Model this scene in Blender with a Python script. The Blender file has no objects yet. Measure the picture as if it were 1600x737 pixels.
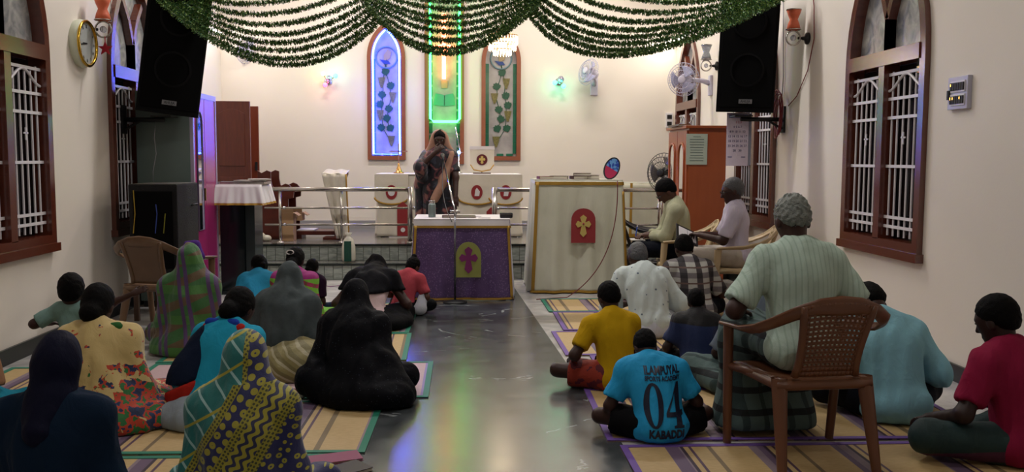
import bpy, bmesh, math, random
import numpy as np
from mathutils import Vector, Matrix, Euler
from mathutils.geometry import tessellate_polygon
R3 = math.radians
random.seed(7); rng = np.random.RandomState(5)
SC = bpy.context.scene
COL = SC.collection
# ------------------------------------------------------------------ camera
F, CX, CY, CH = 1400.0, 800.0, 368.5, 1.42          # focal length and centre in pixels of the 1600x737 frame, eye height
_y = np.array([722 - CX, CY - 248, -F]); _y /= np.linalg.norm(_y)
_z = np.array([0, 1., 0]) - _y * _y[1]; _z /= np.linalg.norm(_z)
RC = np.array([np.cross(_y, _z), _y, _z])
cam = bpy.data.objects.new('camera', bpy.data.cameras.new('camera')); COL.objects.link(cam)
cam.data.sensor_width = 36.0; cam.data.lens = F * 36 / 1600; cam.data.clip_end = 60
cam.matrix_world = Matrix.Translation((0, 0, CH)) @ Matrix([list(r) for r in RC]).to_4x4()
SC.camera = cam
def A(x, y, **k):
    """point of the room seen at a photo pixel on the plane X=, Y= or Z="""
    d = RC @ np.array([x - CX, CY - y, -F]); n, v = list(k.items())[0]; i = 'XYZ'.index(n)
    return Vector(np.array([0, 0, CH]) + d * ((v - (0, 0, CH)[i]) / d[i]))
# ------------------------------------------------------------------ world, exposure, lamps
w = bpy.data.worlds.new('night'); SC.world = w; w.use_nodes = True
w.node_tree.nodes['Background'].inputs[0].default_value = (.012, .014, .022, 1)
w.node_tree.nodes['Background'].inputs[1].default_value = 1.0
vs = SC.view_settings; vs.view_transform = 'Standard'; vs.look = 'None'; vs.gamma = 1; vs.use_curve_mapping = False; vs.exposure = 0.0
XL, XC, XR, YB, ZC = -3.12, -3.5, 3.2, 13.4, 4.7      # hall left wall, chancel left wall, right wall, back wall, ceiling
def lamp(kind, loc, energy, color, tgt=None, **k):
    d = bpy.data.lights.new('lamp', kind); d.energy = energy; d.color = color
    for a, b in k.items(): setattr(d, a, b)
    o = bpy.data.objects.new('lamp', d); COL.objects.link(o); o.location = loc
    if tgt is not None: o.rotation_euler = (Vector(tgt) - Vector(loc)).to_track_quat('-Z', 'Y').to_euler()
    return o
WARM, COOL = (1, .90, .79), (1, .965, .94)
# ceiling tube lights (each has its fixture, built with the ceiling): position, watts, colour
TUBES = [((-1.7, 11.9, ZC - .12), 60, WARM), ((1.5, 11.9, ZC - .12), 60, WARM), ((-1.6, 8.3, ZC - .12), 56, COOL), ((1.6, 8.3, ZC - .12), 56, COOL),
         ((0, 4.2, ZC - .12), 36, COOL), ((0, .8, ZC - .12), 20, COOL)]
for p, e, c in TUBES:
    lamp('AREA', (p[0], p[1], p[2] - .06), e, c, (p[0], p[1], 0), shape='RECTANGLE', size=1.2, size_y=.06)
# ------------------------------------------------------------------ node materials
class S:
    """a node socket that can be used in arithmetic"""
    def __init__(s, nt, o): s.nt, s.o = nt, o
    def m(s, op, b=None, c=None):
        n = s.nt.nodes.new('ShaderNodeMath'); n.operation = op
        for i, v in enumerate((s, b, c)):
            if v is None: continue
            if isinstance(v, S): s.nt.links.new(v.o, n.inputs[i])
            else: n.inputs[i].default_value = v
        return S(s.nt, n.outputs[0])
    def __add__(s, b): return s.m('ADD', b)
    def __sub__(s, b): return s.m('SUBTRACT', b)
    def __mul__(s, b): return s.m('MULTIPLY', b)
    def __truediv__(s, b): return s.m('DIVIDE', b)
    __radd__ = __add__; __rmul__ = __mul__
    def sin(s): return s.m('SINE')
    def frac(s): return s.m('FRACT')
    def abs(s): return s.m('ABSOLUTE')
    def gt(s, b): return s.m('GREATER_THAN', b)
    def lt(s, b): return s.m('LESS_THAN', b)
    def band(s, a, b): return s.gt(a) * s.lt(b)
    def fl(s): return s.m('FLOOR')
    def ramp(s, a, b):
        n = s.nt.nodes.new('ShaderNodeMapRange'); s.nt.links.new(s.o, n.inputs[0]); n.inputs[1].default_value = a; n.inputs[2].default_value = b
        return S(s.nt, n.outputs[0])
class Ctx:
    def __init__(s, nt):
        s.nt = nt; t = nt.nodes.new('ShaderNodeTexCoord'); s.vec = S(nt, t.outputs['Object'])
        q = nt.nodes.new('ShaderNodeSeparateXYZ'); nt.links.new(s.vec.o, q.inputs[0])
        s.x, s.y, s.z = (S(nt, q.outputs[i]) for i in range(3))
        s.rnd = S(nt, nt.nodes.new('ShaderNodeObjectInfo').outputs['Random'])
    def comb(s, x, y, z=0.0):
        n = s.nt.nodes.new('ShaderNodeCombineXYZ')
        for i, v in enumerate((x, y, z)):
            if isinstance(v, S): s.nt.links.new(v.o, n.inputs[i])
            else: n.inputs[i].default_value = v
        return S(s.nt, n.outputs[0])
    def noise(s, sc, det=2, vec=None, dist=0.0):
        n = s.nt.nodes.new('ShaderNodeTexNoise'); n.inputs['Scale'].default_value = sc; n.inputs['Detail'].default_value = det; n.inputs['Distortion'].default_value = dist
        s.nt.links.new((vec or s.vec).o, n.inputs['Vector']); return S(s.nt, n.outputs[0])
    def vor(s, sc, vec=None, feat='F1', out='Distance', rnd=1.0):
        n = s.nt.nodes.new('ShaderNodeTexVoronoi'); n.feature = feat; n.inputs['Scale'].default_value = sc; n.inputs['Randomness'].default_value = rnd
        s.nt.links.new((vec or s.vec).o, n.inputs['Vector']); return S(s.nt, n.outputs[out])
    def mix(s, f, a, b):
        n = s.nt.nodes.new('ShaderNodeMix'); n.data_type = 'RGBA'
        for i, v in ((0, f), (6, a), (7, b)):
            if isinstance(v, S): s.nt.links.new(v.o, n.inputs[i])
            elif i == 0: n.inputs[0].default_value = v
            else: n.inputs[i].default_value = (*v[:3], 1)
        return S(s.nt, n.outputs[2])
def hexc(h):
    v = [int(h[i:i + 2], 16) / 255 for i in (0, 2, 4)]
    return tuple((c / 12.92 if c < .04045 else ((c + .055) / 1.055) ** 2.4) for c in v)
_mats = {}
def mat(name, col, rough=.6, metal=0.0, bump=None, emit=0.0, alpha=None, trans=0.0, sheen=0.0, coat=0.0, spec=None, var=.06, rfn=None, ior=None):
    """procedural material; col = hex, rgb or a function of Ctx; bump = (scale, strength[, detail])"""
    if name in _mats: return _mats[name]
    m = bpy.data.materials.new(name); m.use_nodes = True; nt = m.node_tree; b = nt.nodes['Principled BSDF']; c = Ctx(nt)
    if isinstance(col, str): col = hexc(col)
    if callable(col): v = col(c)
    elif emit or not var: v = col
    else:
        k = c.noise(9, 3) * (2 * var) + (1 - var)
        v = c.mix(k.ramp(1 - var, 1 + var), tuple(x * (1 - var) for x in col), tuple(min(1, x * (1 + var)) for x in col))
    for nm in (['Emission Color'] if emit else []) + ['Base Color']:
        if isinstance(v, S): nt.links.new(v.o, b.inputs[nm])
        else: b.inputs[nm].default_value = (*v[:3], 1)
    b.inputs['Roughness'].default_value = rough; b.inputs['Metallic'].default_value = metal
    if rfn: nt.links.new(rfn(c).o, b.inputs['Roughness'])
    if emit: b.inputs['Emission Strength'].default_value = emit
    if alpha is not None:
        if callable(alpha): nt.links.new(alpha(c).o, b.inputs['Alpha'])
        else: b.inputs['Alpha'].default_value = alpha
    if trans: b.inputs['Transmission Weight'].default_value = trans
    if sheen: b.inputs['Sheen Weight'].default_value = sheen
    if coat: b.inputs['Coat Weight'].default_value = coat
    if spec is not None: b.inputs['Specular IOR Level'].default_value = spec
    if ior: b.inputs['IOR'].default_value = ior
    if bump:
        n = nt.nodes.new('ShaderNodeBump'); n.inputs['Strength'].default_value = bump[1]; n.inputs['Distance'].default_value = .01
        h = bump[0](c) if callable(bump[0]) else c.noise(bump[0], bump[2] if len(bump) > 2 else 3)
        nt.links.new(h.o, n.inputs['Height']); nt.links.new(n.outputs[0], b.inputs['Normal'])
    _mats[name] = m
    return m
# ------------------------------------------------------------------ mesh builder
class MB:
    def __init__(s): s.v, s.f = [], []
    def add(s, vs_, fs):
        n = len(s.v); s.v += [tuple(v) for v in vs_]; s.f += [tuple(i + n for i in f) for f in fs]; return s
    def box(s, lo, hi, rot=None, tip=None):
        (a, b, c), (d, e, f) = lo, hi
        vs_ = [Vector(p) for p in ((a, b, c), (d, b, c), (d, e, c), (a, e, c), (a, b, f), (d, b, f), (d, e, f), (a, e, f))]
        if tip is not None:
            m = (vs_[0] + vs_[6]) / 2
            for i in range(4, 8): vs_[i].x = m.x + (vs_[i].x - m.x) * tip[0]; vs_[i].y = m.y + (vs_[i].y - m.y) * tip[1]
        if rot is not None:
            m = (vs_[0] + vs_[6]) / 2; vs_ = [m + rot @ (v - m) for v in vs_]
        return s.add(vs_, [(3, 2, 1, 0), (4, 5, 6, 7), (0, 1, 5, 4), (1, 2, 6, 5), (2, 3, 7, 6), (3, 0, 4, 7)])
    def bar(s, a, b, w_, h_, up=(0, 0, 1)):
        a, b = Vector(a), Vector(b); d = (b - a).normalized(); u = Vector(up)
        if abs(d.dot(u)) > .98: u = Vector((0, 1, 0))
        x = d.cross(u).normalized() * w_ / 2; y = x.cross(d).normalized() * h_ / 2
        return s.add([p + i * x + j * y for p in (a, b) for i, j in ((-1, -1), (1, -1), (1, 1), (-1, 1))],
                     [(3, 2, 1, 0), (4, 5, 6, 7), (0, 1, 5, 4), (1, 2, 6, 5), (2, 3, 7, 6), (3, 0, 4, 7)])
    def tube(s, pts, r, n=8, close=False, caps=True, flat=1.0):
        pts = [Vector(p) for p in pts]; N = len(pts); rs = r if isinstance(r, (list, tuple)) else [r] * N; vs_, fs = [], []; up = None
        for i, p in enumerate(pts):
            d = (pts[(i + 1) % N] - pts[i - 1]) if close else (pts[min(i + 1, N - 1)] - pts[max(i - 1, 0)])
            d.normalize()
            if up is None: up = Vector((0, 0, 1)) if abs(d.z) < .9 else Vector((0, 1, 0))
            x = d.cross(up).normalized(); up = x.cross(d).normalized()
            vs_ += [p + (x * math.cos(t) + up * math.sin(t) * flat) * rs[i] for t in [2 * math.pi * j / n for j in range(n)]]
        for i in range(N if close else N - 1):
            for j in range(n):
                k = (i + 1) % N; fs.append((i * n + j, i * n + (j + 1) % n, k * n + (j + 1) % n, k * n + j))
        if caps and not close: fs += [tuple(range(n - 1, -1, -1)), tuple((N - 1) * n + j for j in range(n))]
        return s.add(vs_, fs)
    def cyl(s, a, b, r1, r2=None, n=16): return s.tube([a, b], [r1, r1 if r2 is None else r2], n)
    def lathe(s, prof, n=24, M=None, caps=True):
        vs_ = [Vector((r * math.cos(2 * math.pi * j / n), r * math.sin(2 * math.pi * j / n), z)) for r, z in prof for j in range(n)]
        fs = [(i * n + j, i * n + (j + 1) % n, (i + 1) * n + (j + 1) % n, (i + 1) * n + j) for i in range(len(prof) - 1) for j in range(n)]
        if caps: fs += [tuple(range(n - 1, -1, -1)), tuple((len(prof) - 1) * n + j for j in range(n))]
        if M is not None: vs_ = [M @ v for v in vs_]
        return s.add(vs_, fs)
    def prism(s, poly, o, u, v, w_):
        """polygon (2-D points) at o along axes u, v, extruded by vector w_"""
        o, u, v, w_ = (Vector(t) for t in (o, u, v, w_)); n = len(poly); a = [o + u * p[0] + v * p[1] for p in poly]
        return s.add(a + [p + w_ for p in a], [tuple(range(n - 1, -1, -1)), tuple(range(n, 2 * n))] + [(i, (i + 1) % n, n + (i + 1) % n, n + i) for i in range(n)])
    def sph(s, c, r, n=12, m=8):
        r = r if isinstance(r, (tuple, list)) else (r, r, r); c = Vector(c)
        prof = [(math.sin(math.pi * i / m), -math.cos(math.pi * i / m)) for i in range(m + 1)]; prof[0] = (.001, -1); prof[-1] = (.001, 1)
        return s.lathe(prof, n, Matrix.Translation(c) @ Matrix.Diagonal((*r, 1)))
    def grid(s, fn, nu, nv, cu=False):
        vs_ = [fn(i / nu, j / nv) for j in range(nv + 1) for i in range(nu + (0 if cu else 1))]; m = nu if cu else nu + 1
        return s.add(vs_, [(j * m + i, j * m + (i + 1) % m, (j + 1) * m + (i + 1) % m, (j + 1) * m + i) for j in range(nv) for i in range(nu)])
    def build(s, name, m, parent=None, smooth=False, bev=0, solid=0, sub=0):
        me = bpy.data.meshes.new(name); me.from_pydata(s.v, [], s.f)
        bm = bmesh.new(); bm.from_mesh(me); bmesh.ops.recalc_face_normals(bm, faces=bm.faces)
        if bev: bmesh.ops.bevel(bm, geom=list(bm.edges), offset=bev, segments=2, affect='EDGES', profile=.6)
        bm.to_mesh(me); bm.free()
        return link(name, me, m, parent, smooth, solid, sub)
def link(name, me, m, parent=None, smooth=False, solid=0, sub=0):
    if m: me.materials.append(m)
    if smooth:
        me.polygons.foreach_set('use_smooth', [True] * len(me.polygons))
        if smooth == 'auto' and hasattr(me, 'set_sharp_from_angle'): me.set_sharp_from_angle(angle=R3(40))
    o = bpy.data.objects.new(name, me); COL.objects.link(o)
    if parent: o.parent = parent
    if solid: q = o.modifiers.new('solid', 'SOLIDIFY'); q.thickness = solid; q.offset = 0
    if sub: q = o.modifiers.new('sub', 'SUBSURF'); q.levels = q.render_levels = sub
    return o
def tag(o, label, cat, group=None, kind=None):
    if label: o['label'] = label
    if cat: o['category'] = cat
    if group: o['group'] = group
    if kind: o['kind'] = kind
    return o
def thing(name, label, cat, loc=(0, 0, 0), rz=0, group=None):
    o = bpy.data.objects.new(name, None); COL.objects.link(o); o.location = loc; o.rotation_euler = (0, 0, R3(rz)); o.empty_display_size = .05
    return tag(o, label, cat, group)
def struct(o): o['kind'] = 'structure'; return o
def copy_tree(o, parent=None):
    c = o.copy(); COL.objects.link(c); c.parent = parent
    for ch in o.children: copy_tree(ch, c)
    return c
def text(body, size, name, m, parent, M, depth=.002, sx=1.0, bold=0.0, raw=False):
    cu = bpy.data.curves.new('t', 'FONT'); cu.body = body; cu.size = size; cu.align_x = 'CENTER'; cu.align_y = 'CENTER'; cu.extrude = 0 if raw else depth; cu.offset = bold; cu.resolution_u = 3
    t = bpy.data.objects.new('t', cu); COL.objects.link(t); dg = bpy.context.evaluated_depsgraph_get()
    me = bpy.data.meshes.new_from_object(t.evaluated_get(dg)); bpy.data.objects.remove(t)
    me.transform(Matrix.Diagonal((sx, 1, 1, 1)))
    if raw: return me
    me.transform(M); me.materials.clear(); return link(name, me, m, parent)
def FR(o, x, y):
    """frame matrix: local x along vector x, local y along vector y"""
    x, y = Vector(x).normalized(), Vector(y).normalized(); z = x.cross(y)
    return Matrix.Translation(o) @ Matrix((x, y, z)).transposed().to_4x4()
# ================================================================== SETTING
M_wall = mat('cream_wall', lambda c: c.mix(c.noise(1.3, 4), hexc('dfd7cb'), hexc('e9e1d7')), .55, bump=(60, .05))
M_ceil = mat('ceiling_paint', 'efe8dd', .8)
M_marble = mat('light_marble', lambda c: c.mix(c.noise(2.2, 6, dist=1.5).ramp(.35, .7), hexc('a9a7a6'), hexc('d3d0cc')), .22)
M_gran = mat('dark_granite', lambda c: c.mix((c.noise(1.1, 7, vec=c.comb(c.x * .45, c.y * 1.0, c.z), dist=2.2) - .5).abs().lt(.006) * c.noise(4, 3).gt(.55), c.mix(c.noise(5, 6, dist=.6).ramp(.3, .75), hexc('25292c'), hexc('52585a')), hexc('93999a')), .16, ior=2.1, rfn=lambda c: c.noise(6, 4) * .08 + .19)
M_skirt = mat('black_skirting', '15191b', .3)
M_wood = mat('window_wood', lambda c: c.mix(c.noise(14, 4, vec=c.comb(c.x, c.y * 6, c.z * .6)), hexc('4a1f14'), hexc('6b3220')), .22, ior=1.8)
M_wood2 = mat('lancet_wood', lambda c: c.mix(c.noise(12, 4), hexc('7e4630'), hexc('97583d')), .4)
M_white = mat('white_enamel', 'dcd8dc', .35)
M_dark = mat('night_glass', '050609', .08, spec=.5)
M_frost = mat('frosted_glass', lambda c: c.mix(c.noise(7, 5, dist=1).ramp(.3, .7), hexc('6d7076'), hexc('b9b7b2')), .25)
M_steel = mat('stainless_steel', 'b9b4ae', .22, 1.0)
M_chrome = mat('chrome', 'd5d5d8', .12, 1.0)
M_gold = mat('gold_trim', 'a8812f', .45, .35, bump=(160, .4))
M_brass = mat('brass', 'b98f55', .25, .9)
M_black = mat('black_plastic', '0d0d10', .55)
def wall(name, outer, holes, o, u, v, out, thick=.22):
    """wall polygon with openings; u, v in the face, out = direction away from the room"""
    o, u, v, out = Vector(o), Vector(u), Vector(v), Vector(out)
    polys = [[Vector((*p, 0)) for p in q] for q in [outer] + holes]; flat = [p for q in polys for p in q]
    P = [o + u * p.x + v * p.y for p in flat]; n = len(P); T = tessellate_polygon(polys)
    b = MB().add(P + [p + out * thick for p in P], [tuple(t) for t in T] + [tuple(i + n for i in reversed(t)) for t in T]); k = 0
    for q in polys:
        m = len(q); b.f += [(k + i, k + (i + 1) % m, n + k + (i + 1) % m, n + k + i) for i in range(m)]; k += m
    return struct(b.build(name, M_wall))
def arch(wd, h, v0, n=9, x0=0.0):
    r = (h * h + wd * wd / 4) / wd; t1 = math.atan2(h, r - wd / 2)
    L = [(x0 + r - r * math.cos(t1 * i / n), v0 + r * math.sin(t1 * i / n)) for i in range(n + 1)]
    return L + [(2 * x0 + wd - x, y) for x, y in reversed(L[:-1])]
def outline(wd, h, v0, t=0.0, n=9):
    """closed pointed window outline inset by t, lower left first"""
    return [(t, t)] + [(x, y) for x, y in arch(wd - 2 * t, h - 1.25 * t, v0, n, t)][0:] + [(wd - t, t)]
def ring(outer, inner, o, u, v, w_):
    o, u, v, w_ = (Vector(k) for k in (o, u, v, w_)); n = len(outer); P = [o + u * p[0] + v * p[1] for p in outer + inner]; P += [p + w_ for p in P]; f = []
    for i in range(n):
        j = (i + 1) % n
        f += [(i, j, n + j, n + i), (2 * n + i, 2 * n + j, 3 * n + j, 3 * n + i), (i, j, 2 * n + j, 2 * n + i), (n + i, n + j, 3 * n + j, 3 * n + i)]
    return MB().add(P, f)
WW, WH, WA, WZ = 1.28, 1.42, 1.07, .76         # side window width, casement height, arch rise, sill height
def side_window(name, o, u, n, label):
    """hall window: two grilled casements under a pointed arch with two lights; o = lower left inside corner"""
    o, u, n, v = Vector(o), Vector(u), Vector(n), Vector((0, 0, 1))
    t = thing(name, label, None, o); t['kind'] = 'structure'; Z = Vector((0, 0, 0))
    ring(outline(WW, WA, WH, 0), outline(WW, WA, WH, .075), Z - n * .10, u, v, n * .14).build('frame', M_wood, t)
    P = lambda x, y, d=0: u * x + v * y + n * d
    b = MB(); b.prism([(.07, WH - .05), (WW - .07, WH - .05), (WW - .07, WH + .06), (.07, WH + .06)], P(0, 0, -.08), u, v, n * .13); b.build('transom', M_wood, t)
    MB().prism([(WW / 2 - .045, .07), (WW / 2 + .045, .07), (WW / 2 + .045, WH - .05), (WW / 2 - .045, WH - .05)], P(0, 0, -.08), u, v, n * .12).build('mullion', M_wood, t)
    for sgn in (0, 1):                                   # Y tracery bars in the arch
        q = [(WW / 2, WH + .06), (WW / 2, WH + .30), (WW / 2 - .10, WH + .52), (WW / 2 - .25, WH + .70)]
        q = [(WW - x if sgn else x, y) for x, y in q]; b = MB()
        for a, c in zip(q, q[1:]): b.bar(P(*a, -.03), P(*c, -.03), .055, .09, up=n)
        b.build('tracery', M_wood, t)
        h0 = outline(WW, WA, WH, .07); m = len(h0) // 2
        half = [(x, y) for x, y in h0 if y > WH * .9 and x <= WW / 2 + 1e-6]; half = [(.07, WH + .05)] + [p for p in half if p[1] > WH + .06] + [(WW / 2, WH + .05)]
        half = [(WW - x if sgn else x, y) for x, y in half]
        MB().prism(half, P(0, 0, -.06), u, v, n * .01).build('pane', M_frost, t)
        x0 = .085 + sgn * (WW / 2 - .04); x1 = x0 + WW / 2 - .13
        MB().prism([(x0 - .02, .06), (x1 + .02, .06), (x1 + .02, WH - .05), (x0 - .02, WH - .05)], P(0, 0, -.095), u, v, n * .008).build('pane', M_dark, t)
        g = MB(); wd = x1 - x0; nb = 6
        for i in range(nb):
            x = x0 + wd * (i + .5) / nb; c = (x - x0) / wd
            top = WH - .10 if i in (0, nb - 1) else WH - .20 + .09 * math.sin(math.pi * c)
            g.cyl(P(x, .10, -.015), P(x, top, -.015), .0085, n=6)
        for y in (.17, .24, .62, .98, WH - .30, WH - .12): g.bar(P(x0 - .02, y, -.005), P(x1 + .02, y, -.005), .022, .008, up=n)
        g.tube([P(x0 + wd * k / 16, WH - .24 + .11 * math.sin(math.pi * k / 16) ** 2, -.005) for k in range(17)], .010, 6)
        k = x0 + wd / 2; g.bar(P(k - .03, .83, 0), P(k + .03, .83, 0), .012, .008, up=n).bar(P(k, .78, 0), P(k, .87, 0), .012, .008, up=n)
        g.build('grille', M_white, t)
    MB().prism([(-.02, -.05), (WW + .02, -.05), (WW + .02, .012), (-.02, .012)], P(0, 0, -.05), u, v, n * .11).build('window_sill', M_wood, t)
    return t
def side_hole(x0): return [(x + x0, y + WZ) for x, y in outline(WW, WA, WH, 0)]
# right wall: u runs towards the camera (-Y); origin at the back corner
RWY = [7.32, 10.30, 13.26]                                 # far edges of the three windows
wall('wall_right', [(0, 0), (YB + 3, 0), (YB + 3, ZC), (0, ZC)], [side_hole(YB - y) for y in RWY], (XR, YB, 0), (0, -1, 0), (0, 0, 1), (1, 0, 0))
for i, y in enumerate(RWY):
    side_window('window_%d' % (i + 1), (XR, y, WZ), (0, -1, 0), (-1, 0, 0), ['pointed wooden window with white grille nearest on the right wall', 'pointed wooden window behind the right loudspeaker and calendar', 'pointed wooden window in the far right corner behind a wall fan'][i])
LWY = [5.70, 8.16]                                         # near edges of the two windows of the left wall
wall('wall_left', [(0, 0), (13.6, 0), (13.6, ZC), (0, ZC)], [side_hole(y + 3) for y in LWY], (XL, -3, 0), (0, 1, 0), (0, 0, 1), (-1, 0, 0))
for i, y in enumerate(LWY):
    side_window('window_%d' % (i + 4), (XL, y, WZ), (0, 1, 0), (1, 0, 0), ['pointed wooden window with white grille at the left edge', 'pointed wooden window behind the left loudspeaker'][i])
wall('wall_left_chancel', [(0, 0), (2.9, 0), (2.9, ZC), (0, ZC)], [], (XC, 10.6, 0), (0, 1, 0), (0, 0, 1), (-1, 0, 0), .15)
struct(MB().box((-3.66, 10.46, 0), (-3.30, 10.60, ZC)).build('wall_left_return', M_wall))
wall('wall_rear', [(0, 0), (7.2, 0), (7.2, ZC), (0, ZC)], [], (-3.6, -3, 0), (1, 0, 0), (0, 0, 1), (0, -1, 0), .15)
# ---- back wall with three lancet windows
def backx(x, y=250): return A(x, y, Y=YB).x
def backz(y, x=690): return A(x, y, Y=YB).z
LAN = [('window_6', backx(575), backx(634), backz(250), backz(36), 'painted lancet window edged with a blue neon tube'),
       ('window_7', backx(664), backx(725), backz(256), backz(-40), 'tall middle lancet window with green neon and red neon cross'),
       ('window_8', backx(752), backx(813), backz(250), backz(42), 'unlit painted lancet window with vine leaves beside the altar banner')]
wall('wall_back', [(0, 0), (XR - XC, 0), (XR - XC, ZC), (0, ZC)], [[(x + a - XC, y + z) for x, y in outline(b_ - a, .5, h - z - .5)] for _, a, b_, z, h, _l in LAN], (XC, YB, 0), (1, 0, 0), (0, 0, 1), (0, 1, 0))
M_pane = mat('painted_pane', lambda c: c.mix(c.noise(6, 4).ramp(.3, .7), hexc('8a8887'), hexc('a9a6a4')), .3)
M_leaf = mat('painted_leaf', lambda c: c.mix(c.noise(20, 3), hexc('0d3a2c'), hexc('1d5a40')), .4)
M_grape = mat('painted_grapes', lambda c: c.mix(c.vor(45), hexc('4a4a20'), hexc('7d7440')), .4)
M_bord = mat('green_glass_border', lambda c: c.mix(c.noise(9, 2), hexc('14553f'), hexc('1f7355')), .3)
M_ring = mat('medallion_rim', '5f7f86', .4); M_tan = mat('tan_paint', '9a8a68', .5); M_blue = mat('blue_paint', '24407c', .4)
leafpoly = [(0, -.5), (.22, -.33), (.45, -.12), (.5, .15), (.33, .2), (.28, .42), (.08, .34), (-.05, .5), (-.2, .34), (-.38, .36), (-.36, .14), (-.5, .02), (-.38, -.22), (-.18, -.32)]
leafmesh = None
def neon(pts, r, m, parent, close=False): return MB().tube(pts, r, 8, close=close).build('neon_tube', m, parent, True)
M_nb = mat('blue_neon', (.03, .06, 1.0), emit=60); M_ng = mat('green_neon', (.04, 1.0, .14), emit=12); M_nr = mat('red_neon', (1.0, .16, .07), emit=14)
for k, (nm, a, b_, z, h, lab) in enumerate(LAN):
    wd, ht = b_ - a, h - z; rise = .5; t = thing(nm, lab, None, (a, YB, z)); t['kind'] = 'structure'
    ring(outline(wd, rise, ht - rise), outline(wd, rise, ht - rise, .06), (0, .05, 0), (1, 0, 0), (0, 0, 1), (0, -.09, 0)).build('frame', M_wood2, t)
    MB().prism(outline(wd, rise, ht - rise, .055), (0, .05, 0), (1, 0, 0), (0, 0, 1), (0, .012, 0)).build('pane', M_pane, t)
    W = wd - .12; y0 = .038
    nd = 9 if k != 1 else 12
    for sd in (0, 1):                                       # green glass blocks of the border
        for i in range(nd):
            x = .062 if sd == 0 else wd - .062 - .05; zz = .10 + i * (ht - rise - .12) / nd
            MB().box((x, y0, zz), (x + .05, y0 + .01, zz + .145)).build('border_block', M_bord, t)
    for i in range(3):
        MB().box((.09 + i * (W - .04) / 3, y0, .066), (.09 + i * (W - .04) / 3 + .10, y0 + .01, .10)).build('border_block', M_bord, t)
    cx = wd / 2
    if k != 1:
        sg = -1 if k == 0 else 1; sc = wd / 194.0
        LV = [(5, 272), (-20, 340), (23, 385), (33, 432), (-10, 453), (0, 500), (-17, 548), (28, 546)]; GR = [(25, 325), (-30, 398), (33, 485), (-22, 612)]
        pos = lambda p: (cx + sg * p[0] * sc * 1.05, (705 - p[1]) / 3.2 / 104.5)
        for i, p in enumerate(LV):
            x, zz = pos(p); rz = random.uniform(-.5, .5)
            if leafmesh is None:
                o = MB().prism([(q[0] * .125, q[1] * .125) for q in leafpoly], (0, 0, 0), (1, 0, 0), (0, 0, 1), (0, -.006, 0)).build('vine_leaf', M_leaf, t); leafmesh = o.data
            else: o = bpy.data.objects.new('vine_leaf', leafmesh); COL.objects.link(o); o.parent = t
            o.location = (x, .045, zz); o.rotation_euler = (0, rz, 0)
        for p in GR:
            x, zz = pos(p)
            MB().prism([(-.055, .075), (.055, .075), (.04, 0), (.012, -.08), (-.012, -.08), (-.04, 0)], (x, .045, zz), (1, 0, 0), (0, 0, 1), (0, -.006, 0)).build('grape_cluster', M_grape, t)
        allp = sorted([pos(p) for p in LV + GR], key=lambda q: -q[1])
        for off in (0, 1): MB().tube([(cx, .043, ht - rise - .02)] + [(x * .75 + cx * .25, .043, zz) for x, zz in allp[off::2]], .005, 5).build('vine_stem', M_leaf, t)
        mz = (705 - 203) / 3.2 / 104.5
        MB().tube([(cx + .155 * math.cos(q), .04, mz + .155 * math.sin(q)) for q in [i * math.pi / 12 for i in range(24)]], .011, 6, close=True).build('medallion_rim', M_ring, t)
        MB().prism([(-.03, -.06), (.05, -.03), (.075, .07), (.02, .10), (-.04, .03)], (cx, .045, mz + .01), (1, 0, 0), (0, 0, 1), (0, -.006, 0)).build('praying_hands_motif', M_tan, t)
        MB().prism([(-.10, -.02), (-.03, -.09), (.06, -.08), (.03, -.04), (-.04, -.03)], (cx, .044, mz - .01), (1, 0, 0), (0, 0, 1), (0, -.006, 0)).build('sleeve_motif', M_blue, t)
    else:
        bz = backz(155) - z
        MB().prism([(-.16, -.08), (0, -.10), (.16, -.08), (.13, .09), (.02, .07), (0, .06), (-.02, .07), (-.13, .09)], (cx, .045, bz), (1, 0, 0), (0, 0, 1), (0, -.006, 0)).build('open_book_motif', mat('painted_book', '4a8f78', .4), t)
        MB().prism([(-.004, -.09), (.004, -.09), (.004, .06), (-.004, .06)], (cx, .038, bz), (1, 0, 0), (0, 0, 1), (0, -.004, 0)).build('book_gutter', M_leaf, t)
        MB().prism([(-.045, -.05), (.045, -.05), (.05, .06), (-.05, .06)], (cx, .045, backz(132) - z), (1, 0, 0), (0, 0, 1), (0, -.006, 0)).build('cross_base_motif', M_tan, t)
        zb, zt_ = backz(190) - z, backz(-20) - z; x0, x1 = .085, wd - .065
        neon([(x0 + .04, -.06, zb), (x1 - .04, -.06, zb), (x1, -.06, zb + .04), (x1, -.06, zt_), (x0, -.06, zt_), (x0, -.06, zb + .04)], .017, M_ng, t, True)
        cxn = backx(694) - a
        neon([(cxn, -.05, backz(124) - z), (cxn, -.05, backz(22) - z)], .030, M_nr, t); neon([(backx(678) - a, -.05, backz(73) - z), (backx(713) - a, -.05, backz(73) - z)], .020, M_nr, t)
    if k == 0: neon([(x, -.03, y) for x, y in outline(wd, rise, ht - rise, .085)], .014, M_nb, t, True)
lamp('POINT', (backx(604), YB - .25, backz(150)), 10, (.1, .12, 1), shadow_soft_size=.3)
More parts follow.
